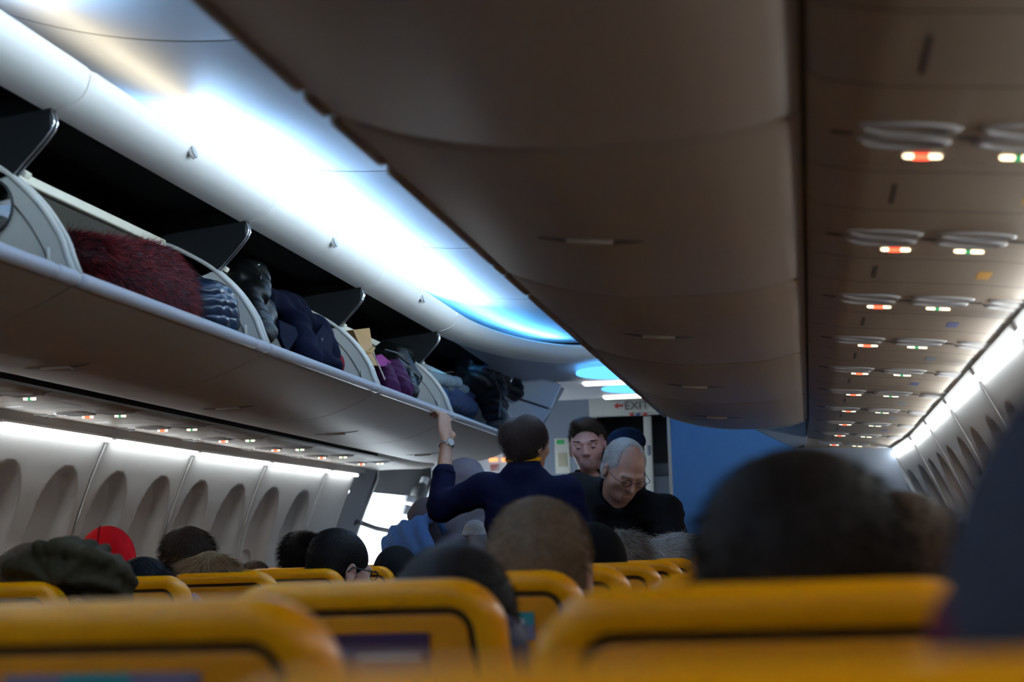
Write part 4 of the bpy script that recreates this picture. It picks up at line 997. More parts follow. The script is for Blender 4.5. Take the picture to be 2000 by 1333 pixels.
def fa_body(F, g=0.):
    F.cone((nb+[0, .0, -.02]), h.p(0, -.02, -.06), .058+g, .050+g, .02)
    F.cone(shL, shR, .056+g, .056+g, .06); F.ell(ch, (.165+g, .100+g, .19+g), None, .05); F.ell(ch+[0, 0, -.24], (.135+g, .095+g, .15), None, .05); F.ell(hip, (.165+g, .115+g, .14), None, .05)
    F.chain([shL, el, el*.45+wr*.55], [.056+g, .047+g, .038+g], .03); F.chain([shR, elR, elR*.4+wrR*.6], [.056+g, .046+g, .038+g], .03)
F = Field(axisz(hip[0]-.50, hip[0]+.36, .014, zx), axisz(6.88, 7.62, .014, zy), axisz(0, 1.90, .016, zz)); h.build(F); fa_body(F); legs(F, hip, 7.16)
F.chain([el, wr], [.045, .027], .02); hand(F, wr, kn+[0, 0, -.005], (-.55, .15, -.35), (.75, -.6, .1), .95, side=-1, curl=.8)
F.chain([elR, wrR], [.044, .027], .02); hand(F, wrR, wrR+np.array([-.05, .07, -.02]), (0, .3, -.9), (0, 0, 1), .95)
P, Fc = F.surf(); smesh('body', P, Fc, SKIN['tan'], t)
F = Field(axisz(hip[0]-.52, hip[0]+.40, .010, []), axisz(6.84, 7.60, .010, []), axis(.72, 1.80, .010)); fa_body(F, .012)
F.ell(nb+[0, -.02, -.015], (.085, .075, .050), None, .03); F.ell(nb+[0, .03, .045], (.062, .062, .06), None, .01, True)
F.cone(hip, hip+[0, 0, -.20], .17, .19, .04)
F.noise(lambda X, Y, Z: .0035*np.sin(38*X+9*np.sin(14*Z)+20*Y)*np.sin(23*Z+17*X))
P, Fc = F.surf(); smesh('jacket', P, Fc, cloth('navy', (.0028, .0036, .015), .8, .12), t)
mb = MB(); c = el*.45+wr*.55; d = wr-el; d = d/np.linalg.norm(d); mb.tube([c-d*.015, c+d*.004], .052, 16); adopt(mb.build('cuff', cloth('navy', (.006, .010, .062)), None, True), t)
F = Field(axisz(hip[0]-.3, hip[0]+.3, .014, []), axisz(6.9, 7.5, .014, []), axis(.03, 1.1, .014))
for x in (-1, 1): F.chain([np.array([hip[0]+x*.09, hip[1], .95]), np.array([hip[0]+x*.10, 7.18, .50]), np.array([hip[0]+x*.10, 7.14, .10])], [.100, .075, .062], .03)
P, Fc = F.surf(); smesh('trousers', P, Fc, MATS['cloth_trousers'], t)
G = Field(axis(hc[0]-.15, hc[0]+.15, .005), axis(hc[1]-.17, hc[1]+.15, .005), axis(hc[2]-.17, hc[2]+.17, .005)); h.hair(G, .012, nape=-.085, front=.06, vol=(1.02, 1.02, 1.04))
h.ell(G, (-.035, -.075, .055), (.060, .050, .045), .02); h.ell(G, (-.02, -.10, .015), (.055, .035, .045), .02)
P, Fc = G.surf(); HMb = K('brunette', (.022, .012, .010)); o, P = smesh('hair', P, Fc, HMb[0], t); strands('hair_strands', P, smesh.F, 6000, .020, flow_down(h), .0012, HMb, t, lift=.10, curl=.08)
mb = MB(); mb.tube([nb+np.array([.066*math.cos(a), .064*math.sin(a)-.004, .044+.010*math.sin(a)]) for a in np.linspace(0, 2*math.pi, 25)], .012, 8); adopt(mb.build('neck_scarf', cloth('amber', (.75, .34, .01), .6), None, True), t)
w0 = wr+d*.006; rm = np.array([.7, -.7, .05]); rm -= (rm@d)*d; rm /= np.linalg.norm(rm); sd = np.cross(d, rm)
wt = bpy.data.objects.new('wrist_watch', None); COL.objects.link(wt); wt.location = w0; tag(wt, 'silver wrist watch on the raised arm of the flight attendant', 'watch')
mb = MB(); mb.tube([w0+(rm*math.cos(a)+sd*math.sin(a))*.0300 for a in np.linspace(.35, 2*math.pi-.35, 20)], .0062, 6); adopt(mb.build('strap', m_steel, None, True), wt)
mb = MB(); mb.tube([w0+rm*.026, w0+rm*.037], .019, 20); cs = adopt(mb.build('case', m_steel, None, True, angle=40), wt)
mb = MB(); mb.tube([w0+rm*.0371, w0+rm*.0385], .016, 20); adopt(mb.build('dial', mat('watch_dial', (.85, .88, .92), .2), None, True, angle=40), wt)

# young man facing the camera
def eyes(h, t, skin=None):
    """lowered eyes: a ball almost covered by the upper lid, with a dark lash line"""
    for x in (-1, 1):
        mb = MB(); mb.ell(h.p(x*.033, .0800, .0005), (.0122*h.s,)*3, 14, 10); e = adopt(mb.build('eye', mat('eye_white', (.40, .37, .35), .25), None, True), t)
        mb = MB(); c = h.p(x*.033, .0902, -.0062); mb.tube([c, c+h.R@np.array([0, .0014, -.0006])], .0048*h.s, 14); adopt(mb.build('iris', mat('iris_dark', (.02, .016, .012), .2), None, True), e)
        mb = MB(); mb.ell(h.p(x*.033, .0800, .0010), (.0134*h.s, .0138*h.s, .0132*h.s), 18, 10, R=Matrix(h.R.tolist()), vmin=-30, vmax=90); adopt(mb.build('eyelid', skin or SKIN['fair'], None, True), t)
        mb = MB(); mb.tube([h.p(x*.033+.0135*math.cos(q), .0800+.0132*math.sin(q), -.0062) for q in np.linspace(.35, 2.79, 9)], .0013*h.s, 5); adopt(mb.build('lashes', m_slot, None, True), t)
def brows(h, t, hm, n=260, w_=.0011):
    for x in (-1, 1):
        Q = np.array([[h.p(x*(.016+.038*u), .0965-.016*u*u, .0215+.002*math.sin(u*2.4)+v*.0075-.003) for u in np.linspace(0, 1, 8)] for v in (0, 1)]); Vp = Q.reshape(-1, 3); Fp = np.array([[i, i+1, 8+i+1, 8+i] for i in range(7)])
        if x > 0: Fp = Fp[:, ::-1]
        strands('eyebrow', Vp, Fp, n, .008, lambda p, nn, x=x: np.tile(h.R@np.array([x*1., 0, .2]), (len(p), 1)), w_, hm, t, lift=.25, curl=.1)
def beard_mat(name, base, dark, h):
    m = bpy.data.materials.new(name); m.use_nodes = True; nt = m.node_tree; N = nt.nodes; Lk = nt.links; b = N['Principled BSDF']; b.inputs['Roughness'].default_value = .45
    at = N.new('ShaderNodeAttribute'); at.attribute_name = 'stubble'; nz = N.new('ShaderNodeTexNoise'); nz.inputs['Scale'].default_value = 500
    mm = N.new('ShaderNodeMath'); mm.operation = 'MULTIPLY'; Lk.new(at.outputs['Fac'], mm.inputs[0]); Lk.new(nz.outputs['Fac'], mm.inputs[1])
    mx = N.new('ShaderNodeMix'); mx.data_type = 'RGBA'; mx.inputs['A'].default_value = (*base, 1); mx.inputs['B'].default_value = (*dark, 1); Lk.new(mm.outputs[0], mx.inputs['Factor']); Lk.new(mx.outputs['Result'], b.inputs['Base Color']); return m
def paint(o, P, f):
    a = o.data.attributes.new('stubble', 'FLOAT', 'POINT'); a.data.foreach_set('value', np.asarray(f(P), np.float32))
def man(label, hc, R, sc, ch_y, zsh, cl, hairf, hm, shw=.19, foot_y=None, jaw=1., n=4500, hl=.02, lift=.3, skin='fair', stub=.0, base=(.50, .27, .21), fine=.0042):
    h = Head(hc, R, sc); bx = hc[0]; hip = np.array([bx, ch_y+.02, .95]); t = thing('person', label, 'person', (bx, ch_y, 0), 0)
    nb = np.array([hc[0], hc[1]*.4+ch_y*.6, zsh+.055]); ch = np.array([bx, ch_y, zsh-.15])
    def body(F, g=0.):
        F.cone(nb, h.p(0, -.02, -.06), .064+g, .056+g, .02); F.cone((bx-shw, ch_y, zsh), (bx+shw, ch_y, zsh), .060+g, .060+g, .07); F.ell(ch, (.19+g, .115+g, .21), None, .05); F.ell(ch+[0, 0, -.27], (.165+g, .11+g, .17), None, .05); F.ell(hip, (.17+g, .12+g, .13), None, .05)
        for s in (-1, 1): F.chain([(bx+s*(shw+.005), ch_y, zsh-.01), (bx+s*(shw+.045), ch_y+.02, zsh-.30), (bx+s*(shw+.0), ch_y-.10, zsh-.50)], [.060+g, .048+g, .036+g], .03)
    F = Field(axisz(bx-.36, bx+.36, .016, [(hc[0]-.11, hc[0]+.11, fine)]), axisz(min(ch_y, hc[1])-.30, max(ch_y, hc[1])+.26, .016, [(hc[1]-.15, hc[1]+.13, fine)]), axisz(0, hc[2]+.17, .018, [(hc[2]-.14, hc[2]+.16, fine)]))
    h.build(F, True, jaw); body(F); legs(F, hip, ch_y if foot_y is None else foot_y, face=-1)
    for s in (-1, 1): w_ = np.array([bx+s*shw, ch_y-.10, zsh-.50]); hand(F, w_, w_+np.array([0, -.02, -.08]), (0, -.3, -.9), (s*-1., 0, 0), 1.0, curl=.6)
    P, Fc = F.surf(); sm = beard_mat('skin_'+label.split()[0]+str(len(bpy.data.materials)), base, tuple(q*.22 for q in base), h); o, P = smesh('body', P, Fc, sm, t)
    def fs(W):
        q = h.loc(W); m = np.clip((-.038-q[:, 2])/.02, 0, 1)*np.clip((q[:, 1]+.01)/.03, 0, 1)*np.clip((q[:, 2]+.125)/.02, 0, 1); lipm = np.exp(-((q[:, 0]/.022)**2+((q[:, 2]+.066)/.010)**2)); return stub*m*(1-lipm)+.9*lipm*(q[:, 1] > .06)
    paint(o, P, fs)
    G = Field(axisz(bx-.36, bx+.36, .013, []), axisz(ch_y-.28, ch_y+.28, .013, []), axis(.70, zsh+.16, .013)); body(G, .014); G.ell(nb+[0, 0, -.01], (.085, .085, .055), None, .03); G.ell(nb+[0, -.025, .06], (.060, .060, .065), None, .01, True); G.plane((0, 0, .78), (0, 0, -1)); G.noise(lambda X, Y, Z: .004*np.sin(33*X+9*np.sin(12*Z))*np.sin(19*Z+11*X))
    P, Fc = G.surf(); smesh('jacket', P, Fc, cl, t)
    F = Field(axis(bx-.26, bx+.26, .015), axis(ch_y-.25, ch_y+.28, .015), axis(.03, 1.0, .015)); fy_ = ch_y if foot_y is None else foot_y
    for x in (-1, 1): F.chain([np.array([bx+x*.09, hip[1], .90]), np.array([bx+x*.10, fy_-.02, .50]), np.array([bx+x*.10, fy_+.02, .10])], [.105, .078, .064], .03)
    P, Fc = F.surf(); smesh('trousers', P, Fc, MATS['cloth_trousers'], t)
    if hairf:
        G = Field(axis(hc[0]-.14, hc[0]+.14, .0045), axis(hc[1]-.16, hc[1]+.16, .0045), axis(hc[2]-.16, hc[2]+.17, .0045)); hairf(h, G); P, Fc = G.surf(); o, P = smesh('hair', P, Fc, hm[0], t)
        if n: strands('hair_strands', P, smesh.F, n, hl, flow_down(h), .0013, hm, t, lift=lift, curl=.2)
    return t, h, sm
hc = P3(1148, 871, 8.26); R = face_frame((.02, -1, -.12), roll=.04)
t, h, sm = man('young man with short brown hair facing the camera in the aisle', hc, R, 1.08, 8.31, hc[2]-.28, cloth('black_knit', (.004, .0045, .006)), lambda h, G: (h.hair(G, .004, nape=-.03, front=.094, sides=.060), h.ell(G, (.005, .030, .098), (.056, .062, .034), .03), h.ell(G, (0, .120, .040), (.11, .066, .042), .010, True)), K('brown_short', (.030, .017, .011)), stub=1.0, n=7000, hl=.020, lift=.45, base=(.46, .235, .20))
eyes(h, t, sm); brows(h, t, K('brown_short', (.030, .017, .011)))
# man in a dark cap behind
hc = P3(1224, 888, 8.70); R = face_frame((0, -1, -.1))
t, h, sm = man('man in a dark blue flat cap standing behind the bending man', hc, R, 1.05, 8.74, hc[2]-.28, cloth('black', (.006, .006, .007)), None, None, stub=.3, base=(.42, .22, .17))
eyes(h, t, sm)
G = Field(axis(hc[0]-.15, hc[0]+.15, .005), axis(hc[1]-.20, hc[1]+.16, .005), axis(hc[2], hc[2]+.18, .005)); h.ell(G, (0, -.012, .060), (.096, .116, .072), .02); h.ell(G, (0, .085, .045), (.075, .055, .014), .02); G.plane(h.p(0, 0, .038), h.R@np.array([0, .05, -1.0])); P, Fc = G.surf(); smesh('cap', P, Fc, cloth('cap_navy', (.006, .010, .026), .8, .1), t)

# bending man with grey hair and glasses
fdir = np.array([.42, -.66, -.62]); R = face_frame(fdir, (.05, .15, 1), roll=.08); hc = P3(1219, 917, 7.52); h = Head(hc, R, 1.10)
t = thing('person', 'grey-haired man with glasses in a black jacket bending over a seat', 'person', (.25, 8.0, 0), 0)
shA, shB = P3(1128, 962, 7.72), P3(1296, 1005, 7.66); nb = P3(1200, 968, 7.66); chb = P3(1215, 1040, 7.82); hip = np.array([.22, 7.93, .98])
elA, elB = P3(1150, 1085, 7.55), P3(1330, 1100, 7.50)
def bm_body(F, g=0.):
    F.cone(h.p(0, -.015, -.055), nb, .060+g, .068+g, .02); F.cone(shA, shB, .074+g, .074+g, .07); F.ell(chb, (.20+g, .15+g, .20+g), rot(0, -.5, 0), .06); F.chain([chb, hip], [.17+g, .16+g], .06); F.ell(P3(1120, 975, 7.86), (.12+g, .12+g, .10+g), None, .06)
    F.chain([shA, elA], [.066+g, .052+g], .03); F.chain([shB, elB], [.066+g, .052+g], .03); F.chain([elA, elA+np.array([.08, -.10, -.12])], [.052+g, .04+g], .02); F.chain([elB, elB+np.array([.02, -.14, -.10])], [.052+g, .04+g], .02)
F = Field(axisz(-.30, .72, .016, [(hc[0]-.13, hc[0]+.13, .0042)]), axisz(7.15, 8.42, .016, [(hc[1]-.16, hc[1]+.15, .0042)]), axisz(0, hc[2]+.17, .018, [(hc[2]-.15, hc[2]+.16, .0042)])); h.build(F, True, 1.12); bm_body(F); legs(F, hip, 7.93, face=-1)
for e_, v in ((elA, np.array([.08, -.10, -.12])), (elB, np.array([.02, -.14, -.10]))): hand(F, e_+v, e_+v*1.0+v/np.linalg.norm(v)*.08, (0, -.5, -.8), (0, -.3, 1), 1.0, curl=.5)
P, Fc = F.surf(); sm = beard_mat('skin_bending', (.42, .21, .15), (.12, .06, .045), h); o, P = smesh('body', P, Fc, sm, t)
paint(o, P, lambda W: .25*np.exp(-((h.loc(W)[:, 0]/.022)**2+((h.loc(W)[:, 2]+.066)/.010)**2)))
F = Field(axis(-.30, .72, .013), axis(7.15, 8.42, .013), axis(.74, 1.75, .013)); bm_body(F, .014); F.ell(nb, (.10, .09, .07), None, .03); F.ell(h.p(0, .01, -.10), (.072, .075, .08), None, .012, True); F.ell(h.p(0, .03, -.0), (.10, .12, .125), None, .01, True)
F.noise(lambda X, Y, Z: .005*np.sin(30*X+9*np.sin(12*Z)+12*Y)*np.sin(21*Z+13*X)); P, Fc = F.surf(); smesh('jacket', P, Fc, cloth('black', (.006, .006, .007)), t)
F = Field(axis(-.12, .52, .015), axis(7.65, 8.22, .015), axis(.03, 1.0, .015))
for x in (-1, 1): F.chain([np.array([hip[0]+x*.09, hip[1], .92]), np.array([hip[0]+x*.10, 7.91, .50]), np.array([hip[0]+x*.10, 7.95, .10])], [.105, .078, .064], .03)
P, Fc = F.surf(); smesh('trousers', P, Fc, MATS['cloth_trousers'], t)
hmg = K('silver', (.46, .45, .45))
def silver(front, e, cut):
    G = Field(axis(hc[0]-.16, hc[0]+.16, .0045), axis(hc[1]-.17, hc[1]+.17, .0045), axis(hc[2]-.17, hc[2]+.17, .0045)); h.hair(G, e, nape=-.06, front=front, sides=.0)
    if cut: h.ell(G, (0, .10, .085), (.066, .095, .075), .03, True)
    return G.surf()
P, Fc = silver(.105, .003, True); o, P = smesh('hair', P, Fc, hmg[0], t); strands('hair_strands', P, smesh.F, 9000, .011, flow_down(h), .0013, hmg, t, lift=.35, curl=.15)
P, Fc = silver(.105, .0, False); P, Fc = trim_islands(P, Fc); _rg = np.random.default_rng(9)
def thin(c, n):
    q = h.loc(c); edge = .060-.012*np.cos(q[:, 0]*55)-.020*(np.abs(q[:, 0]) > .045); return (_rg.random(len(c)) < np.clip((edge-q[:, 1])/.05, 0, 1)) & (q[:, 2] > .02)
strands('thinning_hair', P, Fc, 5000, .013, flow_down(h), .0013, hmg, t, keep=thin, lift=.45, curl=.2)
eyes(h, t, sm); brows(h, t, hmg); glasses(h, t, m_black, .0015)

# person in a mauve-grey jacket bending behind the attendant, with a blue bag and a pale scarf
hd = P3(905, 950, 7.95); h = Head(hd, face_frame((-.8, -.2, -.5)), 1.0)
t = thing('person', 'person in a grey-mauve jacket leaning over behind the raised arm', 'person', (-.42, 8.0, 0), 0)
A_, B_ = P3(838, 1012, 7.85), P3(915, 1010, 8.0); hip = np.array([-.36, 8.15, .95]); C_ = P3(850, 1085, 7.9)
def gp(F, g=0.): F.cone(h.p(0, -.02, -.05), (A_+B_)/2+[0, 0, .04], .058+g, .07+g, .02); F.cone(A_, B_, .085+g, .085+g, .06); F.ell((A_+B_)/2+[0, .05, -.15], (.21+g, .15+g, .19+g), None, .06); F.cone((A_+B_)/2+[.05, .1, -.2], hip, .16+g, .15+g, .05); F.chain([A_, C_, C_+[-.05, -.12, -.06]], [.075+g, .055+g, .04+g], .03); F.chain([B_, B_+[.08, -.02, -.28]], [.065+g, .05+g], .03)
F = Field(axisz(-.95, .02, .016, [(hd[0]-.1, hd[0]+.1, .006)]), axisz(7.5, 8.45, .016, [(hd[1]-.13, hd[1]+.13, .006)]), axisz(0, hd[2]+.16, .018, [(hd[2]-.13, hd[2]+.15, .006)])); h.build(F); gp(F); legs(F, hip, 8.15); hand(F, C_+[-.05, -.12, -.06], C_+[-.07, -.19, -.09], (0, -.5, -.8), (0, -.3, 1)); P, Fc = F.surf(); smesh('body', P, Fc, SKIN['fair'], t)
F = Field(axis(-.95, .02, .013), axis(7.5, 8.45, .013), axis(.72, hd[2]+.2, .013)); gp(F, .013); F.ell(hd+[0, .01, 0.005], (.118, .122, .130)); F.ell(h.p(0, .10, -.02), (.07, .06, .09), None, .01, True); F.noise(lambda X, Y, Z: .006*np.sin(30*X+9*np.sin(12*Z)+12*Y)*np.sin(21*Z+13*X)); P, Fc = F.surf(); smesh('hooded_jacket', P, Fc, cloth('mauve', (.13, .11, .125), .8, .15), t)
mb = MB(); mb.tube([P3(848, 1000, 7.74), P3(858, 1018, 7.72), P3(868, 1040, 7.74)], .016, 8); adopt(mb.build('shoulder_strap', cloth('blue_strap', (.06, .13, .30)), None, True), t)
F = Field(axis(-.95, .0, .016), axis(7.9, 8.4, .016), axis(.03, 1.0, .016))
for x in (-1, 1): F.chain([np.array([hip[0]+x*.09, hip[1], .92]), np.array([hip[0]+x*.10, 8.17, .50]), np.array([hip[0]+x*.10, 8.13, .10])], [.105, .078, .064], .03)
P, Fc = F.surf(); smesh('trousers', P, Fc, MATS['cloth_trousers'], t)
c = P3(797, 1050, 7.62); F = Field(axis(c[0]-.22, c[0]+.18, .008), axis(7.45, 7.8, .008), axis(c[2]-.32, c[2]+.16, .008)); F.ell(c+[0, 0, -.06], (.13, .08, .13), rot(0, 0, .5)); F.cone(c+[0, 0, 0], P3(832, 1015, 7.66), .07, .03, .04); F.noise(lambda X, Y, Z: .007*np.sin(95*X+40*Z)); P, Fc = F.surf()
bg_ = thing('bag', 'light blue gathered bag held beside the grey-mauve jacket', 'bag', tuple(c)); smesh('sack', P, Fc, cloth('light_blue', (.11, .21, .46), .6, .1), bg_); mb = MB(); mb.tube([P3(832, 1014, 7.66), P3(840, 1000, 7.70), P3(850, 998, 7.74)], .010, 8); adopt(mb.build('handle', cloth('light_blue', (.16, .30, .62)), None, True), bg_)
c = P3(928, 1040, 7.3); F = Field(axis(c[0]-.14, c[0]+.22, .006), axis(7.14, 7.46, .006), axis(c[2]-.34, c[2]+.10, .006)); F.ell(c+[.0, 0, .015], (.042, .045, .032)); F.cone(c, c+[.05, 0, -.07], .045, .065, .03); F.cone(c+[.05, 0, -.07], c+[.08, 0, -.2], .065, .09, .03); F.cone(c+[-.02, -.02, .01], c+[-.040, -.03, -.006], .018, .014, .012); P, Fc = F.surf()
sf = thing('scarf', 'crumpled pale grey and white scarf in front of the navy jacket', 'scarf', tuple(c)); smesh('fold', P, Fc, [cloth('scarf_pale', (.62, .60, .62), .8, .1), cloth('scarf_grey', (.20, .19, .21), .8, .1)], sf, mi=lambda q: np.where(q[:, 2] > c[2]-.01, 0, 1))

# ------------------------------------------------------------------ luggage in the open bins
def Q(px, py, X): return atX(px, py, X)
def blob(t, name, mats, prims, res=.006, noise=None, mi=None, relax=1, floor=None):
    lo = np.min([np.min([np.asarray(p[1])-p[-1], np.asarray(p[2] if p[0] == 'c' else p[1])-p[-1]], 0) for p in prims], 0)-.03; hi = np.max([np.max([np.asarray(p[1])+p[-1], np.asarray(p[2] if p[0] == 'c' else p[1])+p[-1]], 0) for p in prims], 0)+.03
    F = Field(*[np.arange(l, h_, res) for l, h_ in zip(lo, hi)])
    for p in prims:
        if p[0] == 'c': F.cone(p[1], p[2], p[3], p[4], p[5])
        else: F.ell(p[1], p[2], p[3], p[4])
    if noise: F.noise(noise)
    if floor: F.D = np.maximum(F.D, (np.interp(-F.x, [q[0] for q in BP], [q[1] for q in BP])+.016)[:, None, None]-F.z[None, None, :])
    P, Fc = F.surf(); return smesh(name, P, Fc, mats, t, mi, relax) + (smesh.F,)
def C(a, b, ra, rb, k=.03): return ('c', np.asarray(a, float), np.asarray(b, float), ra, rb, k, max(ra, rb))
def El(c, r, R=None, k=.03): return ('e', np.asarray(c, float), np.asarray(r, float), R, k, max(r))
folds = lambda A, f, s: (lambda X, Y, Z: A*np.sin(f*X+.6*f*Z+2*np.sin(.35*f*Y+s))*np.sin(.8*f*Y-.5*f*Z+s)+.5*A*np.sin(1.7*f*(Z+Y)+s))
# red fur coat
t = thing('fur_coat', 'dark red fluffy fur coat heaped in the second open bin', 'coat', tuple(Q(250, 590, -.60)))
pr = [C(Q(132, 478, -.68), Q(150, 500, -.64), .028, .060), C(Q(160, 515, -.64), Q(225, 528, -.62), .070, .075), C(Q(225, 535, -.62), Q(285, 528, -.62), .080, .080), C(Q(285, 540, -.60), Q(328, 556, -.58), .080, .068), C(Q(240, 565, -.58), Q(335, 592, -.54), .085, .060), C(Q(330, 585, -.55), Q(350, 598, -.50), .05, .035)]
fm = [mat('fur_red_dark', (.016, .0015, .003), .6, var=.3, spec=.2), mat('fur_red', (.075, .004, .007), .55, var=.3, spec=.25), mat('fur_red_light', (.25, .016, .022), .5, var=.3, spec=.3)]
o, P, Fc = blob(t, 'coat_body', fm[0], pr, .008, folds(.006, 40, 1), floor=True)
def furflow(p, n): return np.stack([.25+0*p[:, 0], .45+.6*np.sin(9*p[:, 1]), -.55+.4*np.sin(13*p[:, 0]+7*p[:, 1])], 1)
strands('fur', P, Fc, 26000, .038, furflow, .0016, fm, t, lift=.85, curl=.45, seg=3)
# blue padded case
t = thing('padded_jacket', 'glossy blue-black padded jacket rolled beside the red fur coat', 'jacket', tuple(Q(405, 610, -.56)))
mpj = mat('blue_gloss', (.010, .018, .038), .26, var=.3, scale=12, spec=.3)
for i, (y_, r_) in enumerate(((572, .050), (592, .062), (609, .064), (626, .062))):
    c = Q(404+i*2, y_, -.60); blob(t, 'quilt_roll', mpj, [C(c+[-.05, -.04, 0], c+[.03, .05, -.005], r_*.75, r_*.75), El(c, (r_, r_*1.3, .040))], .007, folds(.0025, 90, i), floor=True)
# black zipped bag
t = thing('bag', 'black zipped holdall leaning on the bin side in the third open bin', 'bag', tuple(Q(480, 600, -.62)))
mbk = mat('bag_black', (.004, .0045, .0045), .38, var=.25, bump=.2, bscale=50, spec=.2)
blob(t, 'bag_body', mbk, [El(Q(474, 555, -.68), (.065, .085, .070)), C(Q(455, 545, -.72), Q(490, 534, -.66), .045, .050), C(Q(498, 540, -.66), Q(500, 575, -.62), .042, .05), C(Q(480, 590, -.64), Q(515, 650, -.54), .055, .045), El(Q(505, 620, -.64), (.06, .09, .07))], .006, folds(.005, 55, 2), floor=True)
mb = MB(); mb.tube([Q(494, 518, -.64), Q(505, 526, -.62), Q(510, 545, -.61), Q(507, 562, -.61)], .004, 6); adopt(mb.build('zip', mat('zip_dark', (.05, .05, .05), .4), None, True), t)
mb = MB(); mb.tube([Q(509, 535, -.60), Q(508, 561, -.60)], .0032, 6); adopt(mb.build('zip_pull', m_steel, None, True), t)
mb = MB(); mb.rbox(tuple(Q(503, 518, -.63)), (.016, .020, .008), .003); adopt(mb.build('buckle', m_steel, None, True), t)
# navy coat
t = thing('coat', 'navy wool coat folded over the third open bin', 'coat', tuple(Q(590, 680, -.58)))
mnv = cloth('coat_navy', (.0035, .0045, .013), .9, .2)
blob(t, 'coat_folds', mnv, [C(Q(515, 580, -.66), Q(560, 610, -.66), .045, .055), C(Q(520, 610, -.60), Q(545, 690, -.52), .06, .035), C(Q(555, 600, -.66), Q(625, 660, -.62), .06, .055), C(Q(575, 640, -.60), Q(600, 700, -.52), .06, .05), C(Q(620, 650, -.60), Q(650, 695, -.54), .055, .03), C(Q(600, 690, -.56), Q(655, 712, -.50), .05, .03)], .006, folds(.0065, 30, .5), floor=True)
mb = MB(); V = [Q(545, 625, -.545), Q(578, 640, -.535), Q(582, 655, -.53), Q(562, 690, -.51), Q(548, 660, -.53)]; V = [np.asarray(v) for v in V]; mb.add(V+[v+np.array([-.012, .004, -.004]) for v in V], [(0, 1, 2, 3, 4), (9, 8, 7, 6, 5)]+[(i, i+5, (i+1) % 5+5, (i+1) % 5) for i in range(5)]); adopt(mb.build('lapel', mnv, None), t)
mb = MB(); V = [Q(612, 662, -.535), Q(632, 634, -.545), Q(652, 660, -.535), Q(648, 692, -.51), Q(622, 700, -.50)]; V = [np.asarray(v) for v in V]; mb.add(V+[v+np.array([-.012, .004, -.004]) for v in V], [(0, 1, 2, 3, 4), (9, 8, 7, 6, 5)]+[(i, i+5, (i+1) % 5+5, (i+1) % 5) for i in range(5)]); adopt(mb.build('collar', mnv, None), t)
mb = MB(); c = Q(627, 664, -.515); mb.tube([c, c+np.array([.006, 0, 0])], .006, 12); adopt(mb.build('button', mat('button_grey', (.15, .15, .2), .3), None, True), t)
t = thing('pouch', 'small red pouch tucked beside the navy coat', 'pouch', tuple(Q(660, 715, -.56))); blob(t, 'pouch_body', cloth('pouch_red', (.16, .012, .020), .7, .1), [El(Q(659, 712, -.565), (.028, .035, .045))], .006, floor=True); mb = MB(); mb.tube([Q(655, 690, -.58), Q(664, 700, -.55), Q(664, 716, -.55)], .0025, 6); adopt(mb.build('zip', m_slot, None, True), t)
t = thing('box', 'grey plastic box standing behind the navy coat', 'box', tuple(Q(652, 690, -.70))); mb = MB(); mb.rbox(tuple(Q(652, 690, -.70)), (.10, .12, .14), .02); adopt(mb.build('box_body', mat('box_grey', (.30, .33, .36), .5), None, True, angle=40), t); mb = MB(); mb.rbox(tuple(Q(652, 690, -.70)+np.array([0, 0, .075])), (.105, .125, .015), .006); adopt(mb.build('lid', mat('box_grey', (.3, .33, .36)), None, True, angle=40), t)
# paper bag
t = thing('paper_bag', 'crumpled brown paper bag in the fourth open bin', 'bag', tuple(Q(715, 690, -.62)))
mpp = mat('kraft_paper', (.40, .235, .10), .7, var=.12, scale=12, bump=.3, bscale=25)
A_, B_, C_, D_ = Q(690, 645, -.64), Q(722, 641, -.60), Q(738, 715, -.54), Q(714, 712, -.58); dpt = np.array([-.10, .10, .01])
V = [A_, B_, Q(727, 675, -.575), Q(705, 680, -.60), C_, D_]; V = [np.asarray(v) for v in V]; W = V+[v+dpt for v in V]; nW = len(V)
mb = MB(); mb.add(W, [(0, 1, 2, 3), (3, 2, 4, 5), (6, 9, 8, 7), (9, 11, 10, 8), (0, 6, 7, 1), (1, 7, 8, 2), (2, 8, 10, 4), (0, 3, 9, 6), (3, 5, 11, 9), (5, 4, 10, 11)]); adopt(mb.build('bag_body', mpp, None), t)
mb = MB(); mb.tube([Q(708, 690, -.585), Q(722, 688, -.565), Q(730, 680, -.555)], .008, 6); adopt(mb.build('folded_edge', mat('kraft_edge', (.40, .23, .08), .7), None, True), t)  # folded edge in a slightly warmer kraft brown
mb = MB(); mb.tube([Q(728, 690, -.55), Q(740, 715, -.53), Q(752, 742, -.50)], .0035, 6); adopt(mb.build('cord', mat('cord_pale', (.55, .48, .40), .7), None, True), t)
# purple bag and black wheeled case
t = thing('tote_bag', 'magenta and plum fabric bag next to the paper bag', 'bag', tuple(Q(765, 745, -.54)))
blob(t, 'bag_body', [cloth('plum', (.030, .006, .027), .6, .15)], [C(Q(742, 730, -.58), Q(760, 760, -.52), .06, .05), C(Q(765, 730, -.56), Q(785, 765, -.50), .06, .05)], .006, folds(.005, 60, 3), floor=True)
mb = MB(); V = [np.asarray(v) for v in (Q(735, 697, -.55), Q(745, 692, -.55), Q(765, 709, -.54), Q(750, 716, -.535), Q(738, 714, -.54))]; mb.add(V+[v+np.array([-.02, .01, 0]) for v in V], [(0, 1, 2, 3, 4), (9, 8, 7, 6, 5)]+[(i, i+5, (i+1) % 5+5, (i+1) % 5) for i in range(5)]); adopt(mb.build('flap', cloth('magenta', (.17, .028, .12), .6, .1), None), t)
t = thing('suitcase', 'black soft wheeled suitcase lying in the fourth open bin', 'suitcase', tuple(Q(790, 730, -.56)))
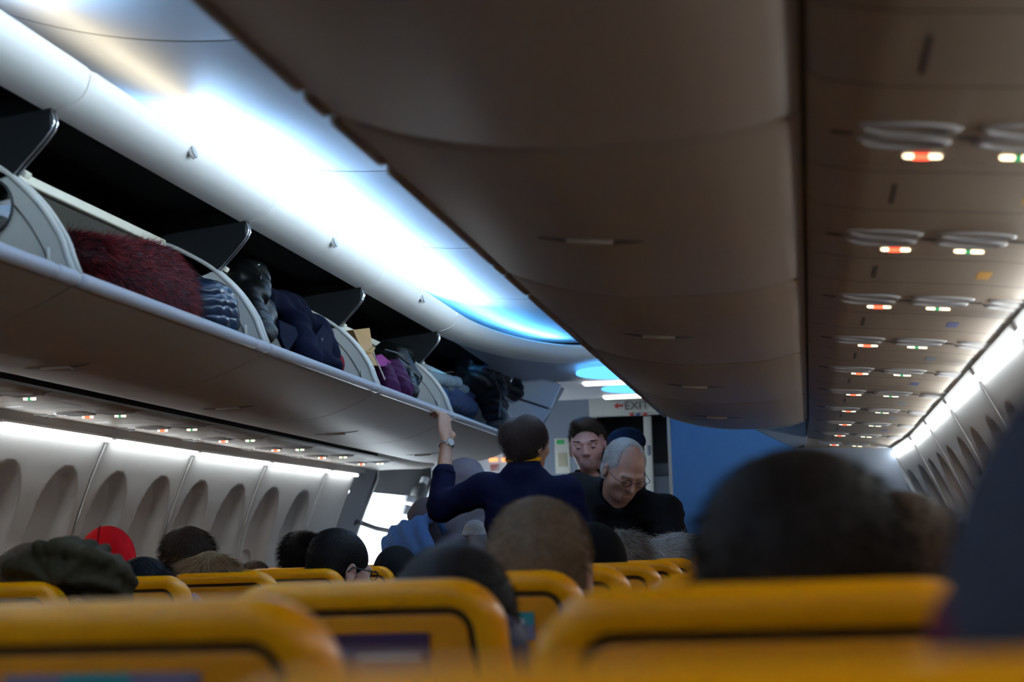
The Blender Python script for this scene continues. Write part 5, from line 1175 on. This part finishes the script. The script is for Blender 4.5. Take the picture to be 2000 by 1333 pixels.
blob(t, 'case_body', mbk, [C(Q(752, 688, -.68), Q(792, 698, -.66), .05, .05), C(Q(770, 700, -.64), Q(800, 740, -.58), .065, .055), C(Q(790, 740, -.58), Q(803, 768, -.52), .055, .035), C(Q(772, 712, -.57), Q(790, 725, -.55), .035, .03)], .006, folds(.004, 60, 1), floor=True)
for (px, py, m_, r_) in ((810, 742, m_black, .022), (809, 757, m_steel, .009)):
    c = Q(px, py, -.53); mb = MB(); n = 24
    if r_ > .02:
        mb.tube([c+np.array([r_*math.cos(a), -.004, r_*math.sin(a)]) for a in np.linspace(0, 2*math.pi, n)], .007, 8); 
        w_ = adopt(mb.build('wheel', m_black, None, True), t)
        for a in np.linspace(0, 2*math.pi, 6)[:-1]:
            mb = MB(); mb.tube([c, c+np.array([r_*math.cos(a), -.004, r_*math.sin(a)])], .0028, 5); adopt(mb.build('spoke', m_black, None, True), w_)
    else: mb.ell(c, (r_, r_, r_*1.2)); adopt(mb.build('reflector', m_steel, None, True), t)
for k in range(3): mb = MB(); mb.tube([Q(752+10*k, 683+3*k, -.63), Q(775+9*k, 690+4*k, -.60), Q(800, 712+5*k, -.56)], .004, 6); adopt(mb.build('piping', mat('piping_grey', (.08, .085, .09), .3), None, True), t)
# folded clothes and black padded coat
t = thing('folded_clothes', 'pale blue folded clothes beside the black padded coat', 'clothes', tuple(Q(880, 790, -.56)))
for i, (a, b, r1, c_) in enumerate((((838, 738), (892, 748), .032, (.25, .32, .36)), ((858, 752), (905, 762), .030, (.22, .28, .34)), ((878, 778), (912, 800), .065, (.065, .095, .20)), ((862, 770), (872, 800), .035, (.03, .06, .13)), ((893, 772), (918, 776), .030, (.05, .065, .15)))):
    blob(t, 'garment', cloth('garment_%d' % i, c_, .8, .15), [C(Q(*a, -.62+.03*(i > 1)), Q(*b, -.58+.03*(i > 1)), r1, r1*.9), C(Q(*a, -.68), Q(*b, -.66), r1, r1)], .007, folds(.004, 60, i), floor=True)
t = thing('padded_coat', 'large black padded coat spilling over the front open bin', 'coat', tuple(Q(960, 800, -.50)))
blob(t, 'coat_body', mat('puffer_black', (.0035, .004, .008), .55, var=.3, scale=15, bump=.2, bscale=40), [C(Q(905, 705, -.70), Q(975, 720, -.64), .07, .09), C(Q(930, 740, -.64), Q(1000, 750, -.56), .10, .085), C(Q(1000, 745, -.55), Q(1005, 765, -.50), .055, .05), C(Q(925, 770, -.60), Q(940, 815, -.52), .08, .06), C(Q(960, 770, -.56), Q(972, 830, -.475), .09, .055), C(Q(955, 820, -.46), Q(968, 838, -.435), .04, .03)], .009, folds(.012, 38, 2.2), floor=None)
c = Q(985, 790, -.47); mb = MB(); mb.tube([Q(965, 735, -.50), Q(978, 770, -.47), Q(975, 815, -.44)], .005, 6); adopt(mb.build('zip', mat('zip_dark', (.05, .05, .05)), None, True), t)

c = P3(1965, 1175, .74)
F = Field(axis(c[0]-.10, c[0]+.16, .006), axis(.62, .90, .006), axis(c[2]-.08, c[2]+.08, .006)); F.ell(c+[.04, .0, -.01], (.075, .075, .035)); F.noise(lambda X, Y, Z: .003*np.sin(90*Z+30*X)); P, Fc = F.surf(); o, _ = smesh('collar', P, Fc, cloth('wine', (.09, .012, .022)), EDGE)
